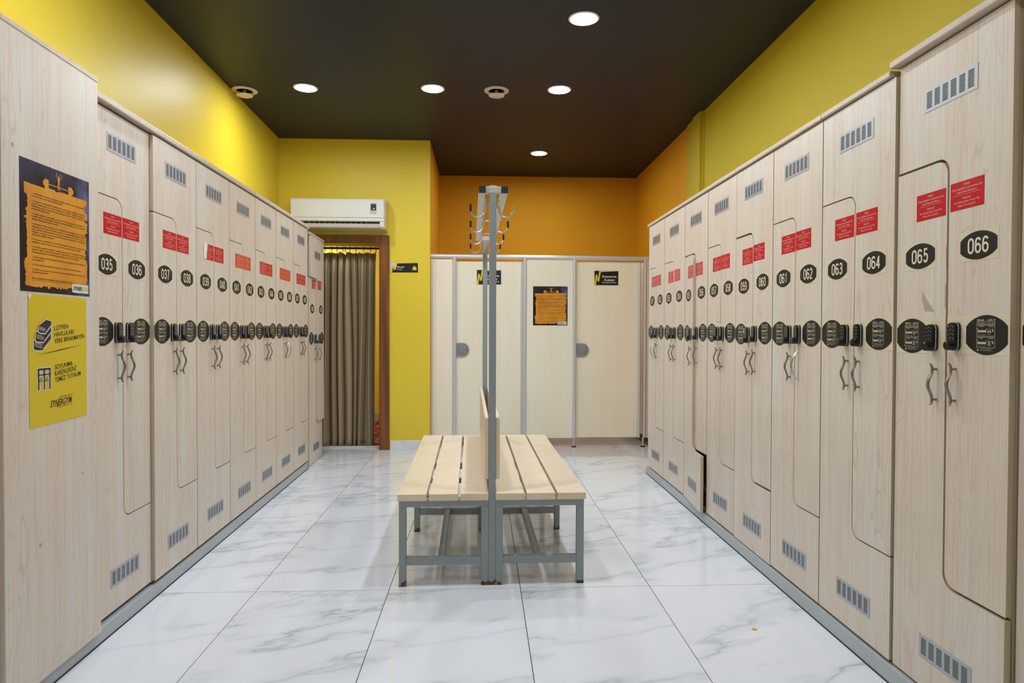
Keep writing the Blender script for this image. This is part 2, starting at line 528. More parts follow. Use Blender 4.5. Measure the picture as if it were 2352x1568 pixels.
# varnished door frame
df = thing('door_frame', 'dark red-brown varnished wooden frame around the curtained doorway', 'door frame', (DX1, YB, 0))
def fr(x0, x1, z0, z1, y0, y1, nm):
    MB().box(x0 - DX1, x1 - DX1, y0 - YB, y1 - YB, z0, z1, 'frame_wood').build(nm, df, bevel=0.004)
fr(-1.022, -0.925, 0.0, 2.147, YB - 0.025, YB - 0.001, 'side_casing')
fr(-1.975, -1.857, 0.0, 2.147, YB - 0.025, YB - 0.001, 'side_casing')
fr(-1.857, -1.022, 2.068, 2.147, YB - 0.022, YB - 0.001, 'head_casing')
fr(-1.029, -1.0205, 0.0, 2.0865, YB + 0.0, YB + 0.24, 'jamb')
fr(-1.860, -1.836, 0.0, 2.0865, YB + 0.0, YB + 0.24, 'jamb')
fr(-1.836, -1.0295, 2.075, 2.0865, YB + 0.0, YB + 0.24, 'head_jamb')
df.children  # parts only
th = MB().box(-1.835, -1.030, YB + 0.10, YB + 0.145, 0.0, 0.014, 'plaster').build('threshold', bevel=0.003)
tag(th, 'narrow white threshold strip under the curtain', 'threshold')

# ------------------------------------------------------------------ ceiling fittings
lamp_body = MB().lathe([(0.0925, 0.0), (0.094, -0.004), (0.084, -0.008), (0.0785, -0.006), (0.0785, -0.003)], 0, 0, 'lamp_ring', 40).build('trim_ring', mesh_only=True, smooth=True)
lamp_disc = MB().lathe([(0.0785, -0.0045), (0.05, -0.0052), (0.0005, -0.0054)], 0, 0, 'lamp', 40).build('diffuser', mesh_only=True)
lamp_pos = [(0.615, 4.03, 'round white ceiling downlight nearest the camera'),
            (-1.385, 5.29, 'round white ceiling downlight close to the left yellow wall'),
            (-0.39, 5.25, 'middle of the three round white downlights in one row'),
            (0.605, 5.22, 'round white downlight just right of the right-hand ceiling valve'),
            (0.606, 7.09, 'farthest round white downlight, over the cubicle front')]
hidden = [(-1.15, 2.60), (-0.39, 2.9), (0.61, 2.9), (0.1, 0.9), (0.0, -1.2)]  # first inferred from the bright left wall; the rest added unseen for fill light
unseen = ['round downlight above the top edge over the left lockers', 'added unseen downlight above the top edge before the bench', 'added unseen downlight above the top edge over the right aisle', 'added unseen downlight straight above the viewpoint', 'added unseen downlight behind the viewpoint']
for x, y, lb in lamp_pos + [(a, b, c_) for (a, b), c_ in zip(hidden, unseen)]:
    t_ = thing('downlight', lb, 'ceiling light', (x, y, CEIL), 0, 'round downlights in the black ceiling')
    link('trim_ring', lamp_body, t_); link('diffuser', lamp_disc, t_)
for x, y, lb in [(-1.886, 5.375, 'round cream ceiling air valve close to the left yellow wall'),
                 (0.112, 5.27, 'round cream ceiling air valve between two downlights')]:
    t_ = thing('air_valve', lb, 'air vent', (x, y, CEIL), 0, 'ceiling air valves')
    MB().lathe([(0.098, 0.0), (0.098, -0.005), (0.088, -0.011), (0.066, -0.011), (0.062, -0.004), (0.060, 0.0)], 0, 0, 'valve', 36).build('outer_ring', t_, smooth=True)
    MB().lathe([(0.059, -0.0015), (0.0005, -0.0015)], 0, 0, 'dark', 24).build('throat', t_)
    MB().lathe([(0.012, -0.001), (0.012, -0.03), (0.045, -0.033), (0.062, -0.038), (0.062, -0.042), (0.05, -0.047), (0.0005, -0.049)], 0, 0, 'valve', 36).build('centre_disc', t_, smooth=True)

# ------------------------------------------------------------------ shared locker pieces
def vent_mesh():
    w, h = 0.225, 0.072
    mb = MB()
    c0, cp_, cw = 0.0095 + 0.0, 0.0355, 0.0245
    xs = [c0 + k * cp_ for k in range(6)]
    y0, y1 = -0.0016, 0.0
    edges = [0.0] + sum([[x, x + cw] for x in xs], []) + [w]
    for k in range(0, len(edges), 2):
        mb.box(edges[k] - w / 2, edges[k + 1] - w / 2, y0, y1, -h / 2, h / 2, 'alu_plate')
    zs0, pz, sh = -h / 2 + 0.0105, 0.0048, 0.0030
    for x in xs:
        zz = -h / 2
        for r_ in range(11):
            a = zs0 + r_ * pz
            mb.box(x - w / 2, x + cw - w / 2, y0, y1, zz, a, 'alu_plate'); zz = a + sh
        mb.box(x - w / 2, x + cw - w / 2, y0, y1, zz, h / 2, 'alu_plate')
    mb.flat_xz([(-w / 2 + 0.004, -h / 2 + 0.004), (w / 2 - 0.004, -h / 2 + 0.004), (w / 2 - 0.004, h / 2 - 0.004), (-w / 2 + 0.004, h / 2 - 0.004)], -0.0006, 'dark')
    return mb.build('vent_grille', mesh_only=True)
VENT = vent_mesh()

def lens(w, h, side):
    n = 14; pts = []
    for k in range(n + 1):
        x = -w / 2 + w * k / n; q = 2 * x / w
        pts.append((x, -(side / 2 + (h - side) / 2 * (1 - q * q) ** 0.85)))
    for k in range(n + 1):
        x = w / 2 - w * k / n; q = 2 * x / w
        pts.append((x, side / 2 + (h - side) / 2 * (1 - q * q) ** 0.85))
    return pts

def rect(x0, x1, z0, z1): return [(x0, z0), (x1, z0), (x1, z1), (x0, z1)]

def _arc(cx, cz, rx, rz, a0, a1, n=9):
    return [(cx + rx * math.cos(math.radians(a0 + (a1 - a0) * k / n)), cz + rz * math.sin(math.radians(a0 + (a1 - a0) * k / n))) for k in range(n + 1)]
# centre lines of condensed bold digits in a box 0.42 wide and 0.86 high (stroke 0.14)
DIGITS = {
    '0': [_arc(0.21, 0.62, 0.21, 0.24, 0, 180) + _arc(0.21, 0.24, 0.21, 0.24, 180, 360) + [(0.42, 0.62)]],
    '1': [[(0.05, 0.66), (0.17, 0.74), (0.27, 0.86), (0.27, 0.0)]],
    '2': [_arc(0.21, 0.65, 0.20, 0.21, 165, -25) + [(0.10, 0.16), (0.02, 0.0), (0.42, 0.0)]],
    '3': [_arc(0.20, 0.66, 0.19, 0.20, 160, -90) + [(0.13, 0.46)], [(0.13, 0.46)] + _arc(0.20, 0.23, 0.21, 0.23, 90, -160)],
    '4': [[(0.46, 0.20), (0.02, 0.20), (0.30, 0.86)], [(0.31, 0.88), (0.31, -0.06)]],
    '5': [[(0.38, 0.86), (0.09, 0.86), (0.05, 0.46)] + _arc(0.205, 0.27, 0.205, 0.27, 125, -155)],
    '6': [_arc(0.21, 0.64, 0.20, 0.22, 20, 180) + [(0.0, 0.46)] + _arc(0.21, 0.24, 0.21, 0.24, 180, 360), _arc(0.21, 0.27, 0.21, 0.23, -5, 165)],
    '7': [[(0.0, 0.86), (0.42, 0.86), (0.24, 0.40), (0.16, -0.06)]],
    '8': [_arc(0.21, 0.67, 0.18, 0.19, -90, 270, 18), _arc(0.21, 0.24, 0.21, 0.24, 90, 450, 18)],
    '9': [_arc(0.21, 0.22, 0.20, 0.22, 200, 360) + [(0.42, 0.40)] + _arc(0.21, 0.62, 0.21, 0.24, 0, 180), _arc(0.21, 0.59, 0.21, 0.23, 175, 345)],
}
def ribbon(mb, pts, w, y, m_):
    n = len(pts); L = []; Rr = []
    for i in range(n):
        a = pts[max(i - 1, 0)]; b = pts[min(i + 1, n - 1)]
        def un(p, q):
            d = math.hypot(q[0] - p[0], q[1] - p[1]) or 1e-9
            return ((q[0] - p[0]) / d, (q[1] - p[1]) / d)
        if 0 < i < n - 1:
            u, v = un(pts[i - 1], pts[i]), un(pts[i], pts[i + 1])
            tx, tz = u[0] + v[0], u[1] + v[1]; l = math.hypot(tx, tz) or 1e-9
            tx, tz = tx / l, tz / l
            k = min(1.8, 1 / max(0.4, tx * u[0] + tz * u[1]))
        else:
            tx, tz = un(a, b); k = 1
        L.append((pts[i][0] - tz * w / 2 * k, y, pts[i][1] + tx * w / 2 * k)); Rr.append((pts[i][0] + tz * w / 2 * k, y, pts[i][1] - tx * w / 2 * k))
    mb.add(L + Rr, [(i, i + n, i + n + 1, i + 1) for i in range(n - 1)], m_)

def numerals(mb, num, cx, cz, h, y, m_):
    sc = h / 1.0; sx = sc * 0.93; pitch = 0.64 * sx
    x0 = cx - pitch * 1.5 + (0.64 - 0.42) / 2 * sx
    for i, ch in enumerate(num):
        for k, path in enumerate(DIGITS[ch]):
            ribbon(mb, [(x0 + i * pitch + a * sx, cz + (b - 0.43) * sc) for a, b in path], 0.135 * sc, y - 0.0002 * k, m_)

def plate_mesh(num):
    mb = MB()
    mb.prism_xz(rect(-0.075, 0.075, -0.043, 0.043), -0.0006, 0, 'stk_cream')
    mb.flat_xz(lens(0.140, 0.081, 0.034), -0.0011, 'stk_black')
    if num: numerals(mb, num, 0, 0, 0.0465, -0.0016, 'stk_text')
    return mb.build('number_plate', mesh_only=True)

def outline(mb, x0, x1, z0, z1, w, y, m_):
    mb.flat_xz(rect(x0, x1, z0, z0 + w), y, m_); mb.flat_xz(rect(x0, x1, z1 - w, z1), y, m_)
    mb.flat_xz(rect(x0, x0 + w, z0, z1), y, m_); mb.flat_xz(rect(x1 - w, x1, z0, z1), y, m_)

def disc(cx, cz, r, n=12): return [(cx + r * math.cos(2 * math.pi * k / n), cz + r * math.sin(2 * math.pi * k / n)) for k in range(n)]

def instr_mesh(wide):
    """cream band across the door with the black lens-shaped lock instructions (centre of the lens at 0,0)"""
    mb = MB()
    mb.flat_xz(lens(0.153, 0.112, 0.048), -0.0011, 'stk_black')
    y = -0.0016; T = 'stk_text'
    mb.text('Kilitronik', -0.0205, 0.0425, 0.0265, 0.0045, y, T, bold=0.01)
    mb.text('mmK 10', 0.019, 0.0425, 0.0255, 0.0045, y, T, bold=0.01)
    outline(mb, -0.0345, 0.0325, 0.029, 0.0385, 0.0007, y, T)
    mb.text('Çoklu Kullanım - Locker Modu', -0.001, 0.0337, 0.062, 0.0036, y, T)
    for zt, a, b in ((0.0275, 'KAPAMA', 'CLOSING'), (-0.0055, 'AÇMA', 'OPENING')):
        outline(mb, -0.0345, 0.0325, zt - 0.0305, zt, 0.0007, y, T)
        mb.text(a, -0.018, zt - 0.0035, 0.016, 0.0026, y, T); mb.text(b, 0.018, zt - 0.0035, 0.018, 0.0026, y, T)
        mb.text('1', -0.032, zt - 0.010, 0.0016, 0.0045, y, T); mb.text('2', 0.0015, zt - 0.010, 0.0025, 0.0045, y, T)
        for k in range(4):
            mb.flat_xz(disc(-0.0275 + k * 0.0081, zt - 0.017, 0.0039, 10), y, T)
            mb.text('0', -0.0275 + k * 0.0081, zt - 0.017, 0.0024, 0.0045, y - 0.0004, 'stk_black')
        mb.text('Kullanıcı Şifresi / User Code', -0.0165, zt - 0.026, 0.031, 0.0017, y, T)
        n = 12
        for k in range(n):
            a0, a1 = 2 * math.pi * k / n, 2 * math.pi * (k + 1) / n
            R, r_ = 0.0077, 0.0070; cx, cz = 0.0115, zt - 0.018
            mb.flat_xz([(cx + R * math.cos(a0), cz + R * math.sin(a0)), (cx + R * math.cos(a1), cz + R * math.sin(a1)),
                        (cx + r_ * math.cos(a1), cz + r_ * math.sin(a1)), (cx + r_ * math.cos(a0), cz + r_ * math.sin(a0))], y, T)
        if a == 'KAPAMA': mb.flat_xz(rect(0.0065, 0.0165, zt - 0.0195, zt - 0.0165), y, T)
        else: mb.flat_xz(rect(0.010, 0.013, zt - 0.0225, zt - 0.0135), y, T)
        mb.flat_xz([(0.0215, zt - 0.011), (0.0235, zt - 0.0095), (0.0265, zt - 0.016), (0.0245, zt - 0.0165)], y, T)
        mb.flat_xz([(0.0228, zt - 0.0155), (0.0282, zt - 0.0150), (0.0262, zt - 0.0195)], y, T)
    mb.flat_xz([(-0.033, -0.0445), (-0.026, -0.0445), (-0.0295, -0.0385)], y, T)
    mb.text('Açmadan önce kilitleyiniz', 0.0, -0.0395, 0.040, 0.0018, y, T)
    mb.text('Before opening, please open the lock', 0.003, -0.0430, 0.046, 0.0018, y, T)
    return mb.build('instruction_sticker', mesh_only=True)
INSTR = instr_mesh(0.2)

def warn_mesh(col, torn=False):
    mb = MB()
    w, h = 0.134, 0.083
    mb.prism_xz(rect(-w / 2, w / 2, -h / 2, h / 2), -0.0006, 0, col)
    y = -0.0011; T = 'red_text'
    mb.text('Dikkat!', 0, 0.0315, 0.024, 0.0068, y, T, shear=0.2)
    mb.text('Dolap Kapağının Çarpmaması İçin', 0, 0.0205, 0.120, 0.0064, y, T, shear=0.2)
    mb.text('Lütfen Kontrollü Açınız.', 0, 0.0100, 0.080, 0.0064, y, T, shear=0.2)
    mb.flat_xz(rect(-0.054, 0.054, 0.0016, 0.0022), y, T)
    mb.text('Attention!', 0, -0.0080, 0.033, 0.0068, y, T, shear=0.2)
    mb.text('For Cabinet Door Touch The', 0, -0.0190, 0.100, 0.0064, y, T, shear=0.2)
    mb.text('Please Turn Control.', 0, -0.0295, 0.070, 0.0064, y, T, shear=0.2)
    if torn:   # near edge peeled and folded over, showing the white back
        mb.prism_xz([(-w / 2 - 0.004, -h / 2 - 0.001), (-w / 2 + 0.020, -h / 2), (-w / 2 + 0.038, h / 2), (-w / 2 - 0.001, h / 2 + 0.004)], -0.006, -0.0012, 'paper_white')
    return mb.build('warning_sticker', mesh_only=True)
WARN = {'red': warn_mesh('red'), 'red_b': warn_mesh('red_b'), 'red_o': warn_mesh('red_o'), 'torn': warn_mesh('red', True)}

def rrect(w, h, r, n=4):
    pts = []
    for cx, cz, a0 in ((w / 2 - r, -h / 2 + r, -90), (w / 2 - r, h / 2 - r, 0), (-w / 2 + r, h / 2 - r, 90), (-w / 2 + r, -h / 2 + r, 180)):
        for k in range(n + 1):
            a = math.radians(a0 + 90 * k / n); pts.append((cx + r * math.cos(a), cz + r * math.sin(a)))
    return pts

def lock_mesh():
    mb = MB()
    mb.prism_xz(rrect(0.036, 0.084, 0.014), -0.007, 0, 'lock_black')
    mb.prism_xz(rrect(0.0365, 0.0845, 0.014), -0.0095, -0.007, 'lock_strip')
    a = rrect(0.0355, 0.0835, 0.0138); b = rrect(0.031, 0.079, 0.0115)
    n = len(a)
    vs_ = [(x, -0.0095, z) for x, z in a] + [(x, -0.015, z) for x, z in a] + [(x, -0.0185, z) for x, z in b]
    fs_ = [(i, i + n, (i + 1) % n + n, (i + 1) % n) for i in range(n)] + [(i + n, i + 2 * n, (i + 1) % n + 2 * n, (i + 1) % n + n) for i in range(n)]
    fs_ += [tuple(range(2 * n, 3 * n))]
    mb.add([(x, y, z) for x, y, z in vs_], fs_, 'lock_black')
    for r_ in range(4):
        for c_ in range(3):
            cz = 0.029 - r_ * 0.0115 + (0.003 if c_ == 1 else 0)
            mb.lathe([(0.0017, 0.0), (0.0014, -0.0010), (0.0002, -0.0013)], (c_ - 1) * 0.0088, cz, 'button', 8, axis='y', base=-0.0183)
    mb.lathe([(0.0017, 0.0), (0.0014, -0.0010), (0.0002, -0.0013)], 0, -0.0125, 'button', 8, axis='y', base=-0.0183)
    mb.lathe([(0.0145, 0.0), (0.0145, -0.011), (0.0135, -0.0135), (0.0002, -0.0145)], 0, -0.0265, 'lock_black', 24, axis='y', base=-0.018)
    mb.box(-0.0008, 0.0008, -0.0331, -0.031, -0.019, -0.0135, 'stk_text')
    return mb.build('keypad_lock', mesh_only=True, smooth=True)
LOCK = lock_mesh()

def handle_mesh(m_, bow=False):
    mb = MB(); path = []; rs = []
    n = 22
    for k in range(n + 1):
        u = k / n; z = 0.0635 - 0.127 * u
        if bow: d = 0.004 + 0.030 * math.sin(math.pi * u) ** 0.8; x = 0
        else:
            d = 0.0145 + 0.0135 * (0.5 - 0.5 * math.cos(2 * math.pi * (u - 0.13) / 0.74)) if 0.13 < u < 0.87 else 0.0145 + 0.36 * (0.13 - min(u, 1 - u)) ** 2
            x = 0
        path.append((x, -d, z)); rs.append(0.0048 + 0.0016 * math.sin(math.pi * u))
    mb.tube(path, rs, m_, 8, flat=0.62)
    if not bow:
        for z in (0.0470, -0.0470):
            mb.tube([(0, 0, z), (0, -0.0145, z)], 0.0036, m_, 8)
    return mb.build('handle', mesh_only=True, smooth=True)
HANDLE = handle_mesh('handle'); HANDLE_BOW = handle_mesh('handle_new', True)
BAND = {}
def band_mesh(w):
    k = round(w, 3)
    if k not in BAND:
        BAND[k] = MB().prism_xz(rect(0, w, -0.056, 0.056), -0.0006, 0, 'stk_cream').build('band_sticker', mesh_only=True)
    return BAND[k]

DOORS = {}
def door_meshes(W, zb, zj1, zj2, zt):
    k = (round(W, 3), zb, zj1, zj2, zt)
    if k in DOORS: return DOORS[k]
    g = 0.0021; r = 0.045; mid = W / 2; N = 7
    e = 0.0028
    A = [(e, zb), (W - e, zb), (W - e, zj1 - g)]
    A += [(mid + r - (r + g) * math.sin(a), zj1 + r - (r + g) * math.cos(a)) for a in [math.pi / 2 * i / N for i in range(N + 1)]]
    A += [(mid - r + (r - g) * math.cos(a), zj2 - r + (r - g) * math.sin(a)) for a in [math.pi / 2 * i / N for i in range(N + 1)]]
    A += [(e, zj2 - g)]
    B = [(W - e, zj1 + g), (W - e, zt), (e, zt), (e, zj2 + g)]
    B += [(mid - r + (r + g) * math.sin(a), zj2 - r + (r + g) * math.cos(a)) for a in [math.pi / 2 * i / N for i in range(N + 1)]]
    B += [(mid + r - (r - g) * math.cos(a), zj1 + r - (r - g) * math.sin(a)) for a in [math.pi / 2 * i / N for i in range(N + 1)]]
    ma = MB().prism_xz(A, 0.0, 0.018, 'maple', 'maple_edge').build('door', mesh_only=True)
    mb_ = MB().prism_xz(B, 0.0, 0.018, 'maple', 'maple_edge').build('door', mesh_only=True)
    DOORS[k] = (ma, mb_)
    return DOORS[k]

def locker(side, y_near, y_far, n1, n2, label, group, proud=0.0, z0=0.0, zj2=None, ztop=2.062, zb=0.075, col=('red', 'red'),
           warn=True, plates=True, ajar=0.0, bow=(False, False), depth=0.44, warn_dz=(0, 0), offA=0.0, offB=0.0, dropA=0.0):
    W = y_far - y_near
    zj1 = 0.430
    if zj2 is None: zj2 = 1.724 if side == 'L' else 1.712
    if side == 'L':
        loc = (LF(y_near) + proud, y_near, z0); rot = math.pi / 2 + math.atan(0.0155)
    else:
        loc = (RF - proud, y_far, z0); rot = -math.pi / 2
    t_ = thing('locker', label, 'locker', loc, rot, group)
    # carcass: open-fronted box of panels with a stepped divider
    cb = MB(); e = 0.0008
    cb.box(e, 0.018, 0.0195, depth, zb - 0.006, ztop + 0.006, 'maple_edge'); cb.box(W - 0.018, W - e, 0.0195, depth, zb - 0.006, ztop + 0.006, 'maple_edge')
    cb.box(0.018, W - 0.018, 0.0195, depth, zb - 0.006, zb + 0.012, 'maple_in'); cb.box(0.018, W - 0.018, 0.0195, depth, ztop - 0.012, ztop + 0.006, 'maple_in')
    cb.box(0.018, W - 0.018, depth - 0.006, depth, zb, ztop, 'maple_in')
    cb.box(W / 2 - 0.009, W / 2 + 0.009, 0.024, depth, zj1, zj2, 'maple_in')
    cb.box(W / 2, W - 0.018, 0.024, depth, zj1 - 0.009, zj1 + 0.009, 'maple_in'); cb.box(0.018, W / 2, 0.024, depth, zj2 - 0.009, zj2 + 0.009, 'maple_in')
    cb.build('carcass', t_)
    ma, mb_ = door_meshes(W, zb, zj1, zj2, ztop)
    dA = link('door', ma, t_, bevel=0.003, loc=(0, -offA, -dropA)); dB = link('door', mb_, t_, bevel=0.003, loc=(0, -offB, 0))
    dA.rotation_euler[2] = -ajar
    mid = W / 2
    dzw = {'L': (1.6165, 1.6165), 'R': (1.600, 1.601)}[side]
    pz = 1.455 if side == 'L' else 1.447
    s = W / 0.462
    sgn = ((dA, -1, n1, 0, -0.0485), (dB, 1, n2, 1, 0.0395))
    for d, sg, num, k, lx in sgn:
        if plates and num:
            link('number_plate', plate_mesh(num), d, loc=(mid + sg * 0.117 * s, 0, pz))
        if warn:
            wm = WARN[col[k]]
            link('warning_sticker', wm, d, loc=(mid + sg * 0.0700 * s + (0.0015 if k else -0.0015), 0, dzw[k] + warn_dz[k]))
        bw = W / 2 - 0.004 - (0.004 if k == 0 else 0)
        link('band_sticker', band_mesh(bw), d, loc=(0.004 if k == 0 else W / 2 + 0.002, 0, 1.192))
        link('instruction_sticker', INSTR, d, loc=(mid + sg * 0.150 * s, 0, 1.192))
        link('keypad_lock', LOCK, d, loc=(mid + lx * s, -0.0006, 1.187))
        if bow[k]: link('handle', HANDLE_BOW, d, loc=(mid + sg * 0.037 * s, 0, 1.050))
        else: link('handle', HANDLE, d, loc=(mid + sg * 0.037 * s, 0, 1.050 if side == 'L' else 1.043))
    link('vent_grille', VENT, dB, loc=(mid, 0, 1.940 if side == 'L' else 1.930))
    link('vent_grille', VENT, dA, loc=(mid + 0.01, 0, 0.206))
    return t_, dA, dB

# ---- left row
GL, GR = 'lockers in the left row', 'lockers in the right row'
LB = [2.552, 3.012, 3.473, 3.938, 4.399, 4.856, 5.320, 5.785]
Lnum = [('035', '036'), ('037', '038'), ('039', '040'), ('041', '042'), ('043', '044'), ('045', '046'), ('047', '048')]
Lcol = [('red', 'red'), ('red', 'red'), ('torn', 'red'), ('red_o', 'red_o'), ('red_b', 'red'), ('red_o', 'red_o'), ('red_b', 'red_b')]
for k, (a, b) in enumerate(Lnum):
    extra = [', directly beside the poster panel', ', second from the poster panel', ', its left warning sticker peeling off', ', fourth from the poster panel', ', fifth from the poster panel', ', one handle a round bow', ', last tall one before the curtain'][k]
    locker('L', LB[k], LB[k + 1], a, b, 'pale maple double locker numbered %s and %s%s' % (a, b, extra), GL,
           proud=[-0.012, 0.004, 0.0045, 0.005, 0.0052, 0.0058, 0.0062][k], col=Lcol[k], bow=(False, k == 5))
locker('L', 5.835, 6.355, '049', '050', 'lower pale maple double locker numbered 049 and 050, standing on the floor by the curtain', GL,
       z0=-0.066, zb=0.070, ztop=2.090, zj2=1.730, col=('red_b', 'red_b'), warn_dz=(0.06, 0.06), offB=0.016)
locker('L', 1.560, 2.030, None, None, 'pale maple double locker cut off at the left picture edge', GL, proud=0.004, warn=False, plates=False)
# ---- right row
RB = [2.187, 2.665, 3.124, 3.588, 4.040, 4.500, 5.010, 5.475]
Rnum = [('063', '064'), ('061', '062'), ('059', '060'), ('057', '058'), ('055', '056'), ('053', '054'), ('051', '052')]
Rcol = [('red', 'red'), ('red', 'red'), ('red', 'red'), ('red', 'red'), ('red_b', 'red_b'), ('red_b', 'red_b'), ('red_b', 'red_b')]
RL = {}
for k, (a, b) in enumerate(Rnum):
    extra = [', just beyond the tallest right locker', ', its right handle a plain silver bow', ', a white scrap stuck by its left lock', ', with brown glue residue along the door edge', ', its left door standing ajar', ', second from the far end', ', farthest in the right row'][k]
    RL[a] = locker('R', RB[k], RB[k + 1], a, b, 'pale maple double locker numbered %s and %s%s' % (a, b, extra), GR,
                   proud=[0.0, 0.0008, 0.0016, 0.0010, 0.0022, 0.0030, 0.0036][k], col=Rcol[k], ajar=0.075 if k == 4 else 0.0,
                   bow=(k == 6, k == 1), dropA=(0.006 if k in (2, 4) else 0.001), depth=0.5, zj2=1.712)
RL['065'] = locker('R', 1.700, 2.184, '065', '066', 'pale maple double locker numbered 065 and 066, nearest and tallest on the right', GR,
                   proud=-0.010, ztop=2.084, zj2=1.728, depth=0.49, dropA=0.0045, offA=0.003)
locker('R', 1.200, 1.694, None, None, 'pale maple double locker cut off at the right picture edge', GR, proud=-0.030, warn=False, plates=False, depth=0.46, ztop=2.084, zj2=1.728)

# glue residue, scraps
def decal(parent, pts, m_, nm):
    MB().prism_xz(pts, -0.0007, 0.0002, m_).build(nm, parent)
t65, d65, d66 = RL['065']
decal(d65, [(0.130, 1.333), (0.133, 1.300), (0.146, 1.271), (0.188, 1.268), (0.178, 1.280), (0.160, 1.298)], 'residue', 'sticker_residue')
decal(d65, [(0.2355, 1.345), (0.2395, 1.352), (0.2385, 1.300), (0.2400, 1.290), (0.2390, 1.276), (0.2350, 1.280)], 'residue', 'sticker_residue')
decal(d65, [(0.2375, 1.46), (0.2400, 1.47), (0.2400, 1.41), (0.2385, 1.40)], 'residue', 'sticker_residue')
t57, d57, d58 = RL['057']
decal(d57, [(0.216, 1.40), (0.2215, 1.41), (0.2205, 1.37), (0.2235, 1.33), (0.2200, 1.27), (0.2235, 1.25), (0.2180, 1.245), (0.2195, 1.31)], 'residue', 'sticker_residue')
decal(d57, [(0.165, 1.262), (0.205, 1.255), (0.205, 1.25), (0.165, 1.256)], 'residue', 'sticker_residue')
t59, d59, d60 = RL['059']
MB().prism_xz([(0.118, 1.205), (0.126, 1.190), (0.140, 1.186), (0.142, 1.205), (0.134, 1.222), (0.124, 1.224)], -0.0022, -0.0016, 'paper_white').build('paper_scrap', d59)

# ---- top boards
def top_board(side, ya, yb, z0, z1, lab, over=0.012, back=0.44):
    o = thing('top_board', lab, 'board', (LF(ya) if side == 'L' else RF, ya if side == 'L' else yb, z0),
              math.pi / 2 + math.atan(0.0155) if side == 'L' else -math.pi / 2, 'maple boards capping the locker rows')
    W = yb - ya
    MB().box(0.0005, W - 0.0005, -over, back, 0, z1 - z0, 'maple_top').build('board', o, bevel=0.004)
    return o
for a, b, l in ((2.552, 3.473, 'front left-hand maple top board, beside the poster panel'), (3.473, 4.399, 'second maple top board of the left row, over the peeling sticker'),
                (4.399, 5.320, 'third maple top board of the left row, left of the air conditioner'), (5.320, 5.825, 'short maple board end in front of the air conditioner')):
    top_board('L', a, b, 2.073, 2.099, l)
top_board('L', 5.828, 6.400, 2.030, 2.054, 'short low maple top board over lockers 049 and 050')
top_board('L', 1.50, 2.025, 2.073, 2.099, 'maple top board at the left picture edge')
top_board('R', 1.15, 2.205, 2.0905, 2.114, 'thick high maple top board over lockers 065 and 066', over=0.016)
for a, b, l in ((2.208, 2.665, 'short maple top board touching the tallest right locker'), (2.665, 3.588, 'long right-row maple top board over the bow-handled locker'),
                (3.588, 4.500, 'right-row maple top board over the ajar door'), (4.500, 5.510, 'farthest right-row maple top board, below the orange wall')):
    top_board('R', a, b, 2.0685, 2.0900, l, back=0.5)

# ---- plinths
def plinth(name, side, ya, yb, lab):
    if side == 'L':
        o = thing(name, lab, 'plinth', (LF(ya), ya, 0), math.pi / 2 + math.atan(0.0155))
        MB().box(0, yb - ya, -0.004, 0.40, 0, 0.058, 'plinth').build('kick_board', o, bevel=0.003)
    else:
        o = thing(name, lab, 'plinth', (RF, yb, 0), -math.pi / 2)
        MB().box(0, yb - ya, -0.006, 0.47, 0, 0.062, 'plinth').build('kick_board', o, bevel=0.003)
    MB().box(0, yb - ya, -0.0065 - (0.002 if side == 'R' else 0), -0.0035, 0.0, 0.004, 'dark').build('base_seal', o)
    return o
plinth('plinth', 'L', 1.2, 5.785, 'long grey kickboard under the left lockers')
plinth('plinth', 'R', 1.0, 5.52, 'long grey kickboard under the right lockers')

# ---- tall plain panel with the posters
PA, PBY = 2.036, 2.549
pp = thing('side_panel', 'tall plain maple panel at left carrying two posters', 'panel', (LF(PA) + 0.022, PA, 0), math.pi / 2 + math.atan(0.0155), None)
PW = PBY - PA
MB().box(0, PW, 0, 0.43, 0.078, 2.118, 'maple').build('panel', pp, bevel=0.0015)
MB().box(0, PW + 0.002, -0.0015, 0.43, 2.1185, 2.136, 'maple_top').build('top_strip', pp, bevel=0.002)
MB().box(0, PW + 0.002, -0.001, 0.20, 0.0585, 0.0775, 'maple').build('bottom_strip', pp, bevel=0.001)
for (x, z, r) in ((0.40, 0.685, 0.006), (0.165, 0.50, 0.008), (0.05, 1.76, 0.008)):
    MB().prism_xz([(x + r * 0.7 * math.cos(a), z + r * math.sin(a)) for a in [2 * math.pi * k / 14 for k in range(14)]], -0.0003, 0.001, 'residue').build('stain', pp)

# ------------------------------------------------------------------ posters and signs
def rough_rect(x0, x1, z0, z1, amp, seed, step=0.004):
    R = random.Random(seed); pts = []
    def edge(ax, az, bx, bz, nx, nz, a_):
        L = math.hypot(bx - ax, bz - az); n = max(2, int(L / step)); o = 0
        for k in range(n):
            u = k / n
            if R.random() < 0.16: o = R.uniform(-1, 1)
            j = (o + R.uniform(-0.35, 0.35)) * a_
            pts.append((ax + (bx - ax) * u + nx * j, az + (bz - az) * u + nz * j))
    edge(x0, z0, x1, z0, 0, 1, amp * 0.6); edge(x1, z0, x1, z1, 1, 0, amp); edge(x1, z1, x0, z1, 0, 1, amp * 0.35); edge(x0, z1, x0, z0, 1, 0, amp)
    return pts

